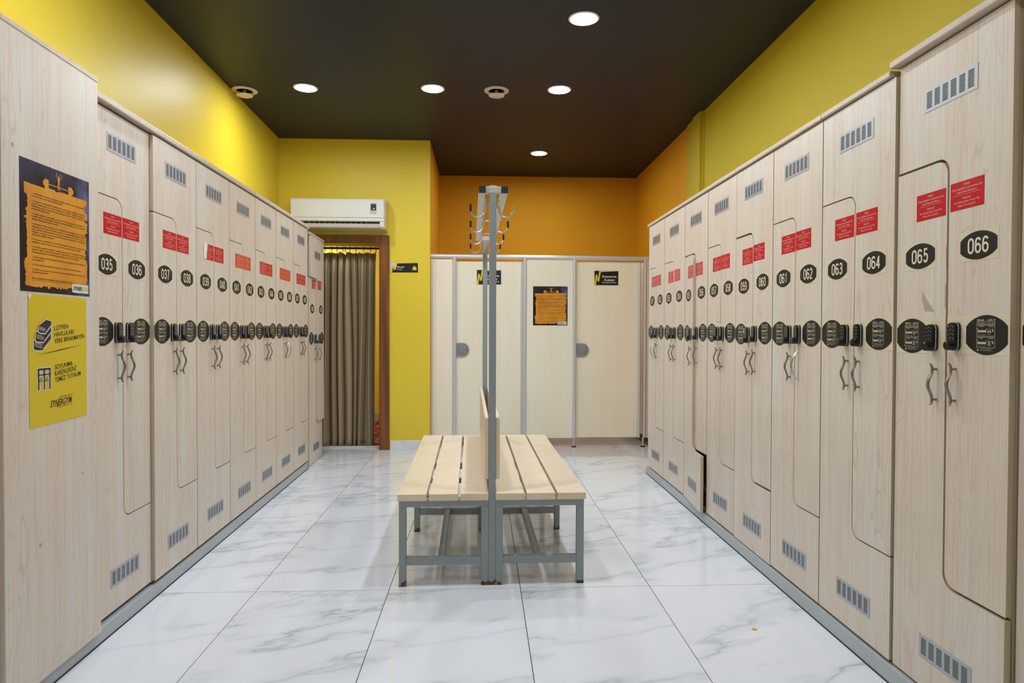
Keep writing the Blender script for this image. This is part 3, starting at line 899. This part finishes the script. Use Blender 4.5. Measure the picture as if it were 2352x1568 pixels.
RULES = [["1. Günübirlik soyunma dolapları günlük kullanım için olup, kullanım", "sonrası boş ve açık olarak bırakılmalıdır."],
         ["2. Soyunma odalarındaki dolaplara bırakılan, kulüp yetkili görevlilerine", "teslim edilmeyen ve beyan edilmeyen kişisel / değerli eşyaların", "kaybolması, zarar görmesi veya çalınması halinde kulüp herhangi bir", "sorumluluk kabul etmez."],
         ["3. Kulüp hijyen ve güvenlik nedenleri ile \"herhangi bir zamanda\" ve", "özellikle gün sonunda kilitli dolapları güvenlik eşliğinde açma ve içindeki", "eşyaları boşaltma hakkına sahiptir."],
         ["4. Herhangi bir üye, kendisine ait olduğunu iddia ettiği kilitli bir dolabın,", "açılmasını talep etmesi halinde, üyenin de imzalayacağı tutanak ile kilit", "açılır. Kilidin açılmasını talep eden kişinin açılacak olan dolabın içinde ne", "olduğunu önceden açıkça tanımlamış olması gerekmektedir. Tanımlama", "yapılmayan dolaplar açılamaz."],
         ["5. Soyunma odalarında ve duş bölümlerinde bulunan saç kurutma", "makinelerini eşya kurutma amacı ile uzun süre meşgul etmek yasaktır."],
         ["6. Havlular günlük kullanım amaçlı olup sadece tesis içinde kullanım", "içindir, dışarı çıkartılmamalıdır. Havluların yere atılıp üzerine", "basılmamasını hijyen standartlarımız gereği önemle rica ediyoruz."],
         ["7. Lütfen kulüp içerisinde kişisel bakımlarınızı yapmayınız. (Diş fırçalamak,", "traş olmak vb.)"],
         ["8. Havuz alanında peştemal ve havlu ile oturmak kesinlikle yasaktır."],
         ["9. Lütfen otoparkta aracınızı sizlere ayrılan çizgisel alanların içine park", "etmeye özen gösterin."]]

def rules_meshes(w, h):
    s = w / 0.375
    sheet = MB().prism_xz(rect(-w / 2, w / 2, -h / 2, h / 2), -0.001, 0, 'poster_dark').build('sheet', mesh_only=True)
    y = -0.0014
    b = MB()
    top = h * 0.325
    b.flat_xz(rough_rect(-w * 0.43, w * 0.44, -h * 0.455, top, 0.0085 * s, 4, 0.0035 * s), y, 'poster_o')
    # barbell
    cz = top + 0.014 * h / 0.42
    b.flat_xz(rect(-0.055 * s, 0.075 * s, cz, cz + 0.003 * s), y - 0.0002, 'poster_o')
    for x0 in (-0.068, 0.062):
        b.flat_xz(rect(x0 * s, (x0 + 0.022) * s, cz - 0.012 * s, cz + 0.016 * s), y - 0.0002, 'poster_o')
        b.flat_xz(rect((x0 + (-0.007 if x0 < 0 else 0.022)) * s, (x0 + (0 if x0 < 0 else 0.029)) * s, cz - 0.006 * s, cz + 0.009 * s), y - 0.0002, 'poster_o')
    # figure with raised arms
    fx = 0.008
    def P(pts): b.flat_xz([((fx + a * 0.8) * s, cz + c_ * 0.76 * s) for a, c_ in pts], y - 0.0004, 'poster_o')
    P([(-0.009, -0.012), (-0.004, -0.012), (-0.001, 0.018), (0.001, 0.018), (0.004, -0.012), (0.009, -0.012), (0.006, 0.024), (0.010, 0.046), (-0.010, 0.046), (-0.006, 0.024)])
    P([(-0.010, 0.046), (-0.008, 0.040), (-0.017, 0.046), (-0.015, 0.056), (-0.008, 0.062), (-0.010, 0.065), (-0.019, 0.058), (-0.021, 0.044)])
    P([(0.010, 0.046), (0.008, 0.040), (0.017, 0.046), (0.015, 0.056), (0.008, 0.062), (0.010, 0.065), (0.019, 0.058), (0.021, 0.044)])
    P([(0.0045 * math.cos(a), 0.0515 + 0.0055 * math.sin(a)) for a in [2 * math.pi * k / 10 for k in range(10)]])
    brush = b.build('brush_panel', mesh_only=True)
    tx = MB()
    x0, x1 = -w * 0.355, w * 0.425
    nl = sum(len(p) for p in RULES); gaps = len(RULES)
    z = top - 0.030 * h / 0.42
    bottom = -h * 0.385
    dz = (z - bottom) / (nl + gaps * 0.85)
    cap = dz * 0.50
    for para in RULES:
        for q, ln in enumerate(para):
            last = q == len(para) - 1
            if last and len(para) > 1 or len(para) == 1:
                wd = (x1 - x0) * min(0.97, len(ln) / 74.0)
            else: wd = x1 - x0
            tx.text(ln, x0, z, wd, cap, y - 0.0004, 'poster_k', bold=0.022, align='L')
            z -= dz
        z -= dz * 0.85
    tx.text('Bu konudaki iş birliğiniz için teşekkür ederiz :)', x0, -h * 0.395, w * 0.60, cap * 1.2, y - 0.0004, 'poster_k', bold=0.018, align='L')
    tx.flat_xz(rect(x0, x0 + w * 0.60, -h * 0.412, -h * 0.410), y - 0.0004, 'poster_k')
    text = tx.build('rules_text', mesh_only=True)
    lg = MB()
    lg.flat_xz(rough_rect(w * 0.21, w * 0.475, -h * 0.478, -h * 0.405, 0.003 * s, 9, 0.003 * s), y - 0.0004, 'poster_w')
    lg.text('SYNER', w * 0.305, -h * 0.441, w * 0.135, h * 0.031, y - 0.0008, 'poster_k', bold=0.03, shear=0.15)
    lg.text('GYM', w * 0.418, -h * 0.441, w * 0.085, h * 0.031, y - 0.0008, 'sign_y', bold=0.03, shear=0.15)
    logo = lg.build('logo_plate', mesh_only=True)
    return sheet, brush, text, logo

def rules_poster(loc, rot, w, h, lab):
    t_ = thing('rules_poster', lab, 'poster', loc, rot, 'orange and black rules posters')
    for nm, me in zip(('sheet', 'brush_panel', 'rules_text', 'logo_plate'), rules_meshes(w, h)):
        link(nm, me, t_)
    return t_
LROT = math.pi / 2 + math.atan(0.0155)
def on_panel(yc, z):      # a point on the poster panel
    return (LF(yc) + 0.0222, yc, z)
rules_poster(on_panel(2.300, 1.527), LROT, 0.370, 0.415, 'large orange and black rules poster on the maple side panel')
rules_poster((0.702, 6.7745, 1.456), 0.0, 0.356, 0.400, 'orange and black rules poster on the cream cubicle panel')

# yellow notice
yp = thing('yellow_notice', 'yellow paper notice with black towel and cabin symbols, below the rules poster', 'poster', on_panel(2.306, 1.099), LROT)
hw, hh = 0.157, 0.212
MB().prism_xz([(-hw + 0.004, -hh - 0.003), (hw, -hh + 0.004), (hw, hh - 0.006), (hw - 0.006, hh), (-hw + 0.012, hh + 0.001), (-hw, hh - 0.018)], -0.001, 0, 'poster_y').build('sheet', yp)
MB().prism_xz([(-hw + 0.012, hh + 0.002), (-hw + 0.001, hh - 0.004), (-hw + 0.002, hh - 0.017), (-hw + 0.011, hh - 0.006)], -0.003, -0.0012, 'paper_white').build('curled_corner', yp)
tx = MB(); y = -0.0015; TI = 0.10
def yrow(s_, x, z, w, h): tx.text(s_, x, z, w, h, y, 'poster_k', bold=0.008, align='L', tilt=TI)
yrow('LÜTFEN', -0.028, 0.1045, 0.077, 0.0155)
yrow('HAVLULARI', -0.028, 0.0830, 0.108, 0.0155)
yrow('YERE BIRAKMAYIN', -0.028, 0.0610, 0.170, 0.0155)
yrow('SOYUNMA', -0.026, -0.0260, 0.098, 0.0155)
yrow('KABİNLERİNİ', -0.026, -0.0470, 0.120, 0.0155)
yrow('TEMİZ TUTALIM', -0.026, -0.0690, 0.145, 0.0155)
tx.flat_xz([(-0.125, 0.0165), (0.0, 0.0290), (0.132, 0.0465), (0.0, 0.0325)], y, 'poster_k')
tx.text('SYNERGYM', 0.008, -0.1445, 0.115, 0.022, y, 'poster_k', bold=0.015, shear=0.25, tilt=0.05)
tx.flat_xz([(0.000, -0.1285), (0.078, -0.1250), (0.078, -0.1240), (-0.001, -0.1265), (-0.009, -0.156), (-0.030, -0.158), (-0.012, -0.159), (-0.006, -0.157)], y - 0.0002, 'poster_k')
tx.text('FITNESS & WELLNESS CLUB', 0.030, -0.1600, 0.080, 0.0035, y, 'poster_k', tilt=0.05)
tx.build('lettering', yp)
ic = MB()
def towel(cx, cz, w, h, d, y_):
    # white halo, black roll, white folded slot
    def shp(e): return [(cx - w / 2 - e, cz - h / 2 - e * 0.5), (cx - w / 2 + h * 0.35, cz - h / 2 - e - h * 0.12), (cx + w / 2 * 0.5, cz - h / 2 - e - h * 0.18),
                        (cx + w / 2 + e + d, cz + d * 0.55), (cx + w / 2 + e + d, cz + h * 0.5 + d * 0.75), (cx + d * 0.8, cz + h / 2 + e + d), (cx - w / 2 + e * 0.2, cz + h * 0.5 + e), (cx - w / 2 - e, cz + h * 0.3)]
    ic.flat_xz(shp(0.004), y_, 'poster_w'); ic.flat_xz(shp(0.0), y_ - 0.0002, 'poster_k')
    for q, mm in ((0.0, 'poster_w'), (0.0012, 'poster_k'), (0.0038, 'poster_w'), (0.0048, 'poster_k')):
        sw, sh_ = w * 0.68 - q * 2, h * 0.52 - q * 2
        if sh_ <= 0.0006: continue
        pr = rrect(sw, sh_, sh_ * 0.48)
        ic.flat_xz([(cx - w * 0.10 + a, cz - h * 0.02 + c_ - a * 0.22) for a, c_ in pr], y_ - 0.0004 - q * 0.05, mm)
    ic.flat_xz([(cx + w * 0.30, cz - h * 0.5), (cx + w * 0.34, cz - h * 0.5), (cx + w / 2 + d - 0.001, cz + d * 0.55 + 0.002), (cx + w / 2 + d - 0.002, cz + d * 0.55 + 0.003)], y_ - 0.0004, 'poster_w')
towel(-0.104, 0.050, 0.056, 0.026, 0.030, -0.0014)
towel(-0.098, 0.076, 0.052, 0.024, 0.026, -0.0022)
towel(-0.088, 0.102, 0.044, 0.020, 0.020, -0.0030)
ic.build('towel_symbol', yp)
ic = MB()
for e, mm, yy in ((0.0035, 'poster_w', -0.0014), (0.0, 'poster_k', -0.0018)):
    ic.flat_xz(rect(-0.113 - e, -0.050 + e, -0.0260 - 0.006 - e, -0.0260 + e), yy, mm)
    for x in (-0.113, -0.085, -0.0565): ic.flat_xz(rect(x - e, x + 0.0065 + e, -0.096 - e, -0.028), yy, mm)
    ic.flat_xz(rect(-0.113 - e, -0.050 + e, -0.0490 - e, -0.0450 + e), yy, mm)
for x in (-0.0985, -0.0695):
    ic.flat_xz([(x - 0.0085, -0.0685), (x + 0.0085, -0.0685), (x + 0.0085, -0.0665), (x, -0.0585), (x - 0.0085, -0.0665)], -0.0022, 'poster_k')
    ic.flat_xz([(x - 0.0060, -0.0670), (x + 0.0060, -0.0670), (x, -0.0612)], -0.0024, 'poster_y')
    ic.flat_xz(rect(x - 0.0007, x + 0.0007, -0.0590, -0.0540), -0.0022, 'poster_k')
ic.build('cabin_symbol', yp)

# zig-zag N mark used on the door signs
def n_mark(mb, x0, z0, w, h, y_, m_, tail=None):
    k = w * 0.27
    pts = [(x0, z0), (x0 + k, z0), (x0 + w * 0.40, z0 + h * 0.52), (x0 + w * 0.52, z0 + h * 0.26), (x0 + w * 0.80, z0 + h * 0.26), (x0 + w + k * 0.25, z0 + h * 0.92)]
    if tail: pts += [(tail, z0 + h * 0.985), (tail, z0 + h)]
    pts += [(x0 + w * 0.82, z0 + h), (x0 + w * 0.60, z0 + h * 0.42), (x0 + w * 0.47, z0 + h * 0.73), (x0 + w * 0.23, z0 + h * 0.73)]
    mb.flat_xz(pts, y_, m_)

def door_sign(x, lab, yy):
    t_ = thing('door_sign', lab, 'sign', (x, yy, 1.747), 0, 'black changing cubicle signs')
    w, h = 0.247, 0.147
    MB().prism_xz(rect(-w / 2, w / 2, -h / 2, h / 2), -0.003, 0, 'sign_k').build('plate', t_)
    q = MB()
    n_mark(q, -w / 2 - 0.001, -h / 2 - 0.001, 0.062, h + 0.001, -0.0034, 'sign_y', tail=w / 2)
    q.build('zigzag_mark', t_)
    q = MB()
    q.text('Soyunma', 0.030, 0.016, 0.150, 0.020, -0.0034, 'sign_w', bold=0.02)
    q.text('Kabini', 0.031, -0.020, 0.105, 0.020, -0.0034, 'sign_w', bold=0.02)
    q.text('Changing Cubicle', 0.030, -0.0455, 0.150, 0.0135, -0.0034, 'sign_w', bold=0.004)
    q.build('lettering', t_)
door_sign(0.072, 'black Changing Cubicle sign on the left cubicle door, behind the bench post', 6.799 - 0.0008)
door_sign(1.284, 'black Changing Cubicle sign on the right cubicle door', 6.799 - 0.0008)

ms = thing('wall_sign', 'small black Mescid sign with a yellow dome symbol beside the doorway', 'sign', (-0.781, YB - 0.0005, 1.829))
w, h = 0.277, 0.096
MB().prism_xz(rect(-w / 2, w / 2, -h / 2, h / 2), -0.003, 0, 'sign_k').build('plate', ms)
q = MB(); q.flat_xz([(-w / 2, -h / 2), (-w / 2 + 0.012, -h / 2), (-w / 2 + 0.028, h * 0.2), (-w / 2 + 0.048, -h * 0.1), (-w / 2 + 0.064, h / 2), (-w / 2, h / 2)], -0.0032, 'sign_b')
q.build('pale_corner', ms)
q = MB(); n_mark(q, -w / 2 + 0.002, -h / 2, 0.066, h, -0.0036, 'sign_y', tail=w / 2); q.build('zigzag_mark', ms)
q = MB(); q.text('Mescid', -0.068, 0.006, 0.067, 0.0150, -0.0036, 'sign_w', bold=0.015, align='L'); q.text('Masjid', -0.070, -0.017, 0.050, 0.0125, -0.0036, 'sign_b', align='L'); q.build('lettering', ms)
q = MB()
q.flat_xz([(0.083, -0.025), (0.087, -0.018), (0.083, -0.012)] + [(0.1045 - 0.0215 * math.cos(a), -0.012 + 0.024 * math.sin(a)) for a in [math.pi * k / 12 for k in range(1, 12)]] + [(0.126, -0.012), (0.122, -0.018), (0.126, -0.025)][0:3], -0.0036, 'sign_y')
q.flat_xz([(0.1035, 0.011), (0.1055, 0.011), (0.1055, 0.018), (0.1100, 0.021), (0.1050, 0.0205), (0.1010, 0.026), (0.0990, 0.020), (0.1035, 0.016)], -0.0036, 'sign_y')
q.build('dome_symbol', ms)

# ------------------------------------------------------------------ curtain
cr = thing('curtain_rod', 'dark brown curtain rod across the doorway', 'curtain rod', (-1.45, YB + 0.195, 2.038))
MB().tube([(-0.385, 0, 0.004), (0.419, 0, 0.004)], 0.0115, 'rod', 12).build('rod', cr, smooth=True)
MB().tube([(-0.385, 0.03, 0.0305), (0.419, 0.03, 0.0305)], 0.004, 'rod', 10).build('upper_track', cr, smooth=True)
for x in (-0.383, 0.416):
    MB().lathe([(0.020, -0.004), (0.020, 0.004)], 0, 0, 'rod', 16, axis='y').build('rod_socket', cr, loc=(x, 0, 0.004)).rotation_euler[2] = math.pi / 2
cu = thing('curtain', 'taupe satin curtain hanging in gathered folds in the doorway', 'curtain', (-1.45, YB + 0.195, 0))
R = random.Random(11)
NXc, NZc = 340, 26
xa, xb = -0.372, 0.366
vs_ = []; fs_ = []
fold_x = [-0.385, -0.330, -0.250, -0.180, -0.112, -0.030, 0.042, 0.110, 0.172, 0.262, 0.340, 0.400]
amps = [0.044 * R.uniform(0.75, 1.25) for _ in fold_x]
def fold(x, v):
    for k in range(len(fold_x) - 1):
        if fold_x[k] <= x <= fold_x[k + 1] + 1e-9:
            u = (x - fold_x[k]) / (fold_x[k + 1] - fold_x[k])
            return (0.9 - 1.8 * abs(math.sin(math.pi * u)) ** 0.62 + 0.10 * math.cos(4 * math.pi * u + k)) * amps[k]
    return 0
for j in range(NZc + 1):
    v = j / NZc
    z = 2.000 - (2.000 - 0.005) * v
    for i in range(NXc + 1):
        u = i / NXc
        x = xa + (xb - xa) * u
        f = fold(min(0.399, max(-0.384, x + 0.016 * v * math.sin(x * 31 + 1.0) + 0.008 * math.sin(x * 17 + v * 4))), v)
        amp = 0.35 + 0.65 * min(1, v * 9)
        sway = 0.010 * math.sin(x * 9 + v * 1.5) * v
        topdip = -0.014 * (0.5 - 0.5 * math.cos(2 * math.pi * u * 8)) if j == 0 else 0
        drift = -0.012 * v * (u - 0.3)
        yy_ = f * amp + 0.004 * math.sin(x * 160 + v * 9) * (1 - min(1, v * 8)) 
        vs_.append((x + sway * 0.6 + drift - 0.003, -0.006 + yy_, z + topdip + (0.004 * math.sin(x * 60) if j == NZc else 0)))
for j in range(NZc):
    for i in range(NXc):
        a = j * (NXc + 1) + i
        fs_.append((a, a + 1, a + NXc + 2, a + NXc + 1))
mb = MB().add(vs_, fs_, 'curtain')
fab = mb.build('fabric', cu, smooth=True)
sd = fab.modifiers.new('thick', 'SOLIDIFY'); sd.thickness = 0.002
for x in (-0.345, -0.290, -0.232, -0.165, -0.098, -0.043, 0.018, 0.042, 0.088, 0.150, 0.230, 0.300, 0.355):
    x = x * 1.0 + 0.005
    rg = MB()
    rg.tube([(x + 0.0, 0.0145 * math.cos(a), 2.042 + 0.0160 * math.sin(a)) for a in [2 * math.pi * k / 16 for k in range(17)]], 0.0028, 'ring_brown', 6)
    rg.tube([(x, 0, 2.026), (x - 0.006, 0, 2.015), (x, 0, 2.000), (x + 0.006, 0, 2.015), (x, 0, 2.026)], 0.0022, 'ring_brown', 6)
    rg.build('curtain_ring', cu, smooth=True)

# ------------------------------------------------------------------ air conditioner
ac = thing('air_conditioner', 'white wall-mounted split air conditioner above the curtained doorway', 'air conditioner', (-1.39, YB, 2.18))
x0, x1 = -0.452, 0.452
prof = [(-0.001, 0.005), (-0.205, 0.005), (-0.225, 0.018), (-0.232, 0.075), (-0.232, 0.270), (-0.222, 0.292), (-0.190, 0.302), (-0.001, 0.302)]
MB().prism_yz([(-0.001, 0.0), (-0.150, 0.0), (-0.205, 0.006), (-0.150, 0.075), (-0.150, 0.300), (-0.001, 0.300)], x0, x1, 'ac_aged').build('rear_casing', ac, bevel=0.004)
MB().prism_yz([(-0.151, 0.106), (-0.222, 0.106), (-0.226, 0.270), (-0.216, 0.288), (-0.151, 0.299)], x0 + 0.002, x1 - 0.012, 'ac_white').build('front_cover', ac, bevel=0.006, seg=3)
MB().prism_yz([(-0.151, 0.074), (-0.214, 0.070), (-0.224, 0.076), (-0.224, 0.1035), (-0.151, 0.1035)], x0 + 0.002, x1 - 0.014, 'ac_white').build('lower_cover', ac, bevel=0.004)
MB().prism_yz([(-0.151, 0.004), (-0.200, 0.004), (-0.222, 0.02), (-0.222, 0.0695), (-0.151, 0.0695)], x1 - 0.052, x1 - 0.012, 'ac_white').build('end_cover', ac, bevel=0.006)
MB().prism_yz([(-0.151, 0.004), (-0.200, 0.004), (-0.222, 0.02), (-0.222, 0.0695), (-0.151, 0.0695)], x0 + 0.004, x0 + 0.03, 'ac_white').build('end_cover', ac, bevel=0.006)
MB().box(x0 + 0.03, x1 - 0.052, -0.158, -0.1505, 0.02, 0.073, 'dark').build('air_outlet', ac)
fl = MB().prism_yz([(-0.205, 0.008), (-0.212, 0.014), (-0.214, 0.048), (-0.210, 0.050), (-0.204, 0.014)], x0 + 0.032, x1 - 0.055, 'ac_grey'); fl.build('flap', ac, bevel=0.001)
for k in range(14):
    x = x0 + 0.07 + k * 0.05
    MB().box(x, x + 0.0015, -0.205, -0.159, 0.046, 0.072, 'ac_grey' if k != 6 else 'ac_aged').build('louvre', ac)
wd = MB().prism_xz(rrect(0.060, 0.082, 0.004), -0.004, 0, 'lock_strip').prism_xz(rrect(0.050, 0.060, 0.002), -0.0045, -0.0039, 'ac_window').build('display', ac, loc=(0.342, -0.2245, 0.207))
MB().lathe([(0.0045, 0), (0.0045, -0.001)], 0, 0, 'led_red', 12, axis='y').build('indicator_light', ac, loc=(0.346, -0.2292, 0.193))
q = MB(); outline(q, -0.030, -0.021, -0.0045, 0.0045, 0.0018, 0, 'ac_window'); q.flat_xz(rect(-0.016, 0.028, -0.0016, 0.0020), 0, 'ac_window'); q.build('badge', ac, loc=(0.342, -0.2262, 0.150))

# ------------------------------------------------------------------ changing cubicles
CY = 6.775
cb = thing('changing_cubicles', 'row of cream changing cubicles with aluminium posts under the orange wall', 'cubicle', (0, CY, 0))
def pan(x0, x1, z0, z1, nm='panel', y0=0.012, y1=0.026):
    return MB().box(x0, x1, y0, y1, z0, z1, 'cream_panel').build(nm, cb, bevel=0.001)
pan(-0.502, -0.290, 0.118, 1.925, y0=0.000, y1=0.012)
pan(0.452, 0.944, 0.096, 1.925, y0=0.000, y1=0.012)
pan(1.712, 1.905, 0.096, 1.925, y0=0.000, y1=0.012)
MB().box(-0.5195, -0.5025, 0.0, 0.03, 0.095, 1.93, 'alu').build('wall_channel', cb)
def post(x, r, z0=0.098, z1=1.948):
    n = 12
    pts = [(r * math.cos(math.pi + math.pi * k / n), -r * 1.0 * math.sin(math.pi * k / n)) for k in range(n + 1)]
    pts = [(-r, 0.02)] + [(-r * math.cos(math.pi * k / n), -r * math.sin(math.pi * k / n)) for k in range(n + 1)] + [(r, 0.02)]
    mb = MB(); m_ = len(pts)
    vs_ = [(x + a, b, z0) for a, b in pts] + [(x + a, b, z1) for a, b in pts]
    mb.add(vs_, [tuple(range(m_)), tuple(range(2 * m_ - 1, m_ - 1, -1))] + [(i, (i + 1) % m_, (i + 1) % m_ + m_, i + m_) for i in range(m_)], 'alu')
    return mb.build('post', cb, smooth=True)
post(-0.280, 0.0215); post(0.4125, 0.0105, z1=1.905); post(0.4400, 0.0185); post(0.9520, 0.0205)
post(1.6270, 0.0120, z1=1.905); post(1.6850, 0.0130); post(1.7090, 0.0085)
MB().tube([(-0.520, 0.004, 1.957), (1.908, 0.004, 1.944)], 0.0225, 'alu', 20).build('top_rail', cb, smooth=True)
for x in (-0.280, 0.440, 0.952, 1.672):
    ft = MB().tube([(x, 0.008, 0.012), (x, 0.008, 0.099)], 0.0085, 'alu', 12)
    ft.lathe([(0.0265, 0.0005), (0.026, 0.006), (0.018, 0.012), (0.009, 0.015)], x, 0.008, 'foot_bronze', 24)
    ft.build('foot', cb, smooth=True)
for xa_, xb_, zb_, zt_ in ((-0.2640, 0.4015, 0.105, 1.906), (0.9680, 1.6145, 0.098, 1.912)):
    d = MB().box(0, xb_ - xa_, 0.0245, 0.0385, zb_, zt_, 'cream_panel').build('door', cb, bevel=0.001, loc=(xa_, 0, 0))
    lk = MB()
    pts = [(0.0, -0.069), (0.062, -0.069)] + [(0.062 + 0.066 * math.sin(a), -0.069 * math.cos(a)) for a in [math.pi * k / 16 for k in range(1, 16)]] + [(0.062, 0.069), (0.0, 0.069)]
    lk.prism_xz(pts, 0.010, 0.0242, 'lock_grey')
    lk.lathe([(0.052, 0.0), (0.048, -0.005), (0.036, -0.006), (0.034, -0.012), (0.020, -0.013), (0.018, -0.017), (0.0003, -0.018)], 0.062, 0, 'lock_grey', 28, axis='y', base=0.010)
    lk.build('turn_lock', d, smooth=True, loc=(0.006, 0, 1.003))
    MB().box(-0.002, 0.010, 0.0105, 0.0243, -0.068, 0.068, 'dark').build('lock_gap', d, loc=(0, 0, 1.003))
for x in (0.440, 1.700):
    MB().box(x - 0.006, x + 0.006, 0.03, YO - CY - 0.002, 0.11, 1.92, 'cream_panel').build('divider', cb)

# ------------------------------------------------------------------ bench with coat rack
SB = 'steel'
YN, YM, YF = 3.105, 3.955, 4.770
bn = thing('changing_bench', 'double-sided slatted wooden bench with grey steel frame and central coat rack', 'bench', (0.045, YN, 0), 0.0170)
def P_(x, y): return (x - 0.045, y - YN)
def bar(x0, x1, y0, y1, z0, z1, nm, m_=SB, bev=0.002):
    return MB().box(x0 - 0.045, x1 - 0.045, y0 - YN, y1 - YN, z0, z1, m_).build(nm, bn, bevel=bev)
T = 0.034
for yy in (YN, YM, YF):
    near = yy == YN
    for (a, b) in ((-0.386, 0.0335), (0.0675, 0.487)):
        bar(a, a + T, yy, yy + T, 0.0, 0.372, 'leg'); bar(b - T, b, yy, yy + T, 0.0, 0.372, 'leg')
        bar(a, b, yy, yy + T, 0.3725, 0.4065, 'seat_rail')
        bar(a + T + .0003, b - T - .0003, yy + 0.002, yy + T - 0.002, 0.099, 0.135, 'cross_rail')
for a in (-0.386, -0.0005, 0.0675, 0.453):
    bar(a + .001, a + T - .001, YN + T + .0005, YF - .0005, 0.3735, 0.405, 'side_rail')
for a in (-0.205, 0.255):
    bar(a, a + T, YN + T + 0.0005, YM - 0.0005, 0.101, 0.133, 'stretcher')
    bar(a, a + T, YM + T + 0.0005, YF - 0.0005, 0.101, 0.133, 'stretcher')
# uprights
bar(0.0340, 0.0670, YN, YN + T, 0.0, 1.842, 'upright')
bar(0.0340, 0.0670, YF - 0.03, YF - 0.03 + T, 0.4, 1.842, 'upright')
for yy in (YN, YF - 0.03):
    bar(0.0152, 0.0903, yy, yy + T, 1.8425, 1.8735, 'cross_bar', 'rack_cream')
MB().tube([(0.0055, 0.003, 1.8735), (0.0055, 0.030, 1.8735)], 0.020, 'rack_cream', 24, flat=0.32).build('weld_cap', bn, smooth=True)
# hook rails and end caps
for (a, b) in ((-0.016, 0.015), (0.0905, 0.1205)):
    bar(a, b, YN + 0.002, YF + T - 0.032, 1.8425, 1.8735, 'hook_rail', 'rack_cream')
    bar(a - 0.0005, b + 0.0003, YN - 0.010, YN + 0.0015, 1.8415, 1.8745, 'end_cap', 'black_cap')
# back boards
bar(0.0155, 0.0335, YN + 0.004, YF + 0.02, 0.500, 0.790, 'back_board', 'bench_wood')
bar(0.0675, 0.0855, YN + 0.004, YF + 0.02, 0.500, 0.790, 'back_board', 'bench_wood')
# seat planks
pw = 0.1335
for base in (-0.390, 0.067):
    for k in range(3):
        x = base + k * (pw + 0.0125)
        w_ = pw if not (base > 0 and k == 0) else pw
        if base < 0 and k == 2: x1_ = 0.033
        else: x1_ = x + w_
        bar(x, x1_, YN - 0.022, YF + 0.055, 0.4070, 0.4390, 'seat_plank', 'bench_wood', 0.0015)
# coat hooks: wire loops with black tips on both sides
def hook(sgn, yy, zt=1.842):
    """sgn -1 left, +1 right; x measured from bench centre line"""
    cx = 0.0055
    inner = cx + sgn * 0.034; outer = cx + sgn * 0.104
    path = [(inner, 0, zt - 0.002), (inner + sgn * 0.0005, 0, 1.80), (inner + sgn * 0.001, 0, 1.778)]
    r_ = 0.0335; ccx = (inner + outer) / 2
    for k in range(1, 12):
        a = math.pi * k / 12
        path.append((ccx - sgn * r_ * math.cos(a), 0, 1.783 - 0.034 * math.sin(a)))
    path += [(outer, 0, 1.790), (outer + sgn * 0.001, 0, 1.806)]
    return path
for j, yy in enumerate((3.225, 3.715, 4.215, 4.690)):
    for sgn in (-1, 1):
        pth = [(x, yy - YN, z) for x, _, z in hook(sgn, yy)]
        o = MB().tube(pth, 0.0038, 'wire', 8)
        o.tube([(0.0055 + sgn * 0.0355, yy - YN, 1.838), (0.0055 + sgn * 0.0355, yy - YN, 1.800)], 0.0058, 'wire', 6, flat=0.5)
        h_ = o.build('coat_hook', bn, smooth=True)
        if not (j == 0 and sgn == 1):
            x = 0.0055 + sgn * 0.1045
            MB().tube([(x, 0, 1.776), (x, 0, 1.812)], 0.0062, 'black_cap', 10).build('hook_tip', h_, smooth=True, loc=(0, yy - YN, 0))
    if j < 3:
        arc = [(0.0055 - 0.030 * math.cos(a), yy - YN, 1.793 + 0.022 * math.sin(a) ** 0.7) for a in [math.pi * k / 12 for k in range(13)]]
        MB().tube(arc, 0.0034, 'wire', 8).build('hook_arch', bn, smooth=True)

# a yellow spot on the floor tile
sp = MB().lathe([(0.0005, 0.0008), (0.011, 0.0006), (0.012, 0.0001)], 0, 0, 'stain', 9).build('floor_spot', loc=(1.10, 2.60, 0.0))
tag(sp, 'tiny yellow spot on the marble floor near the right kickboard', 'stain')
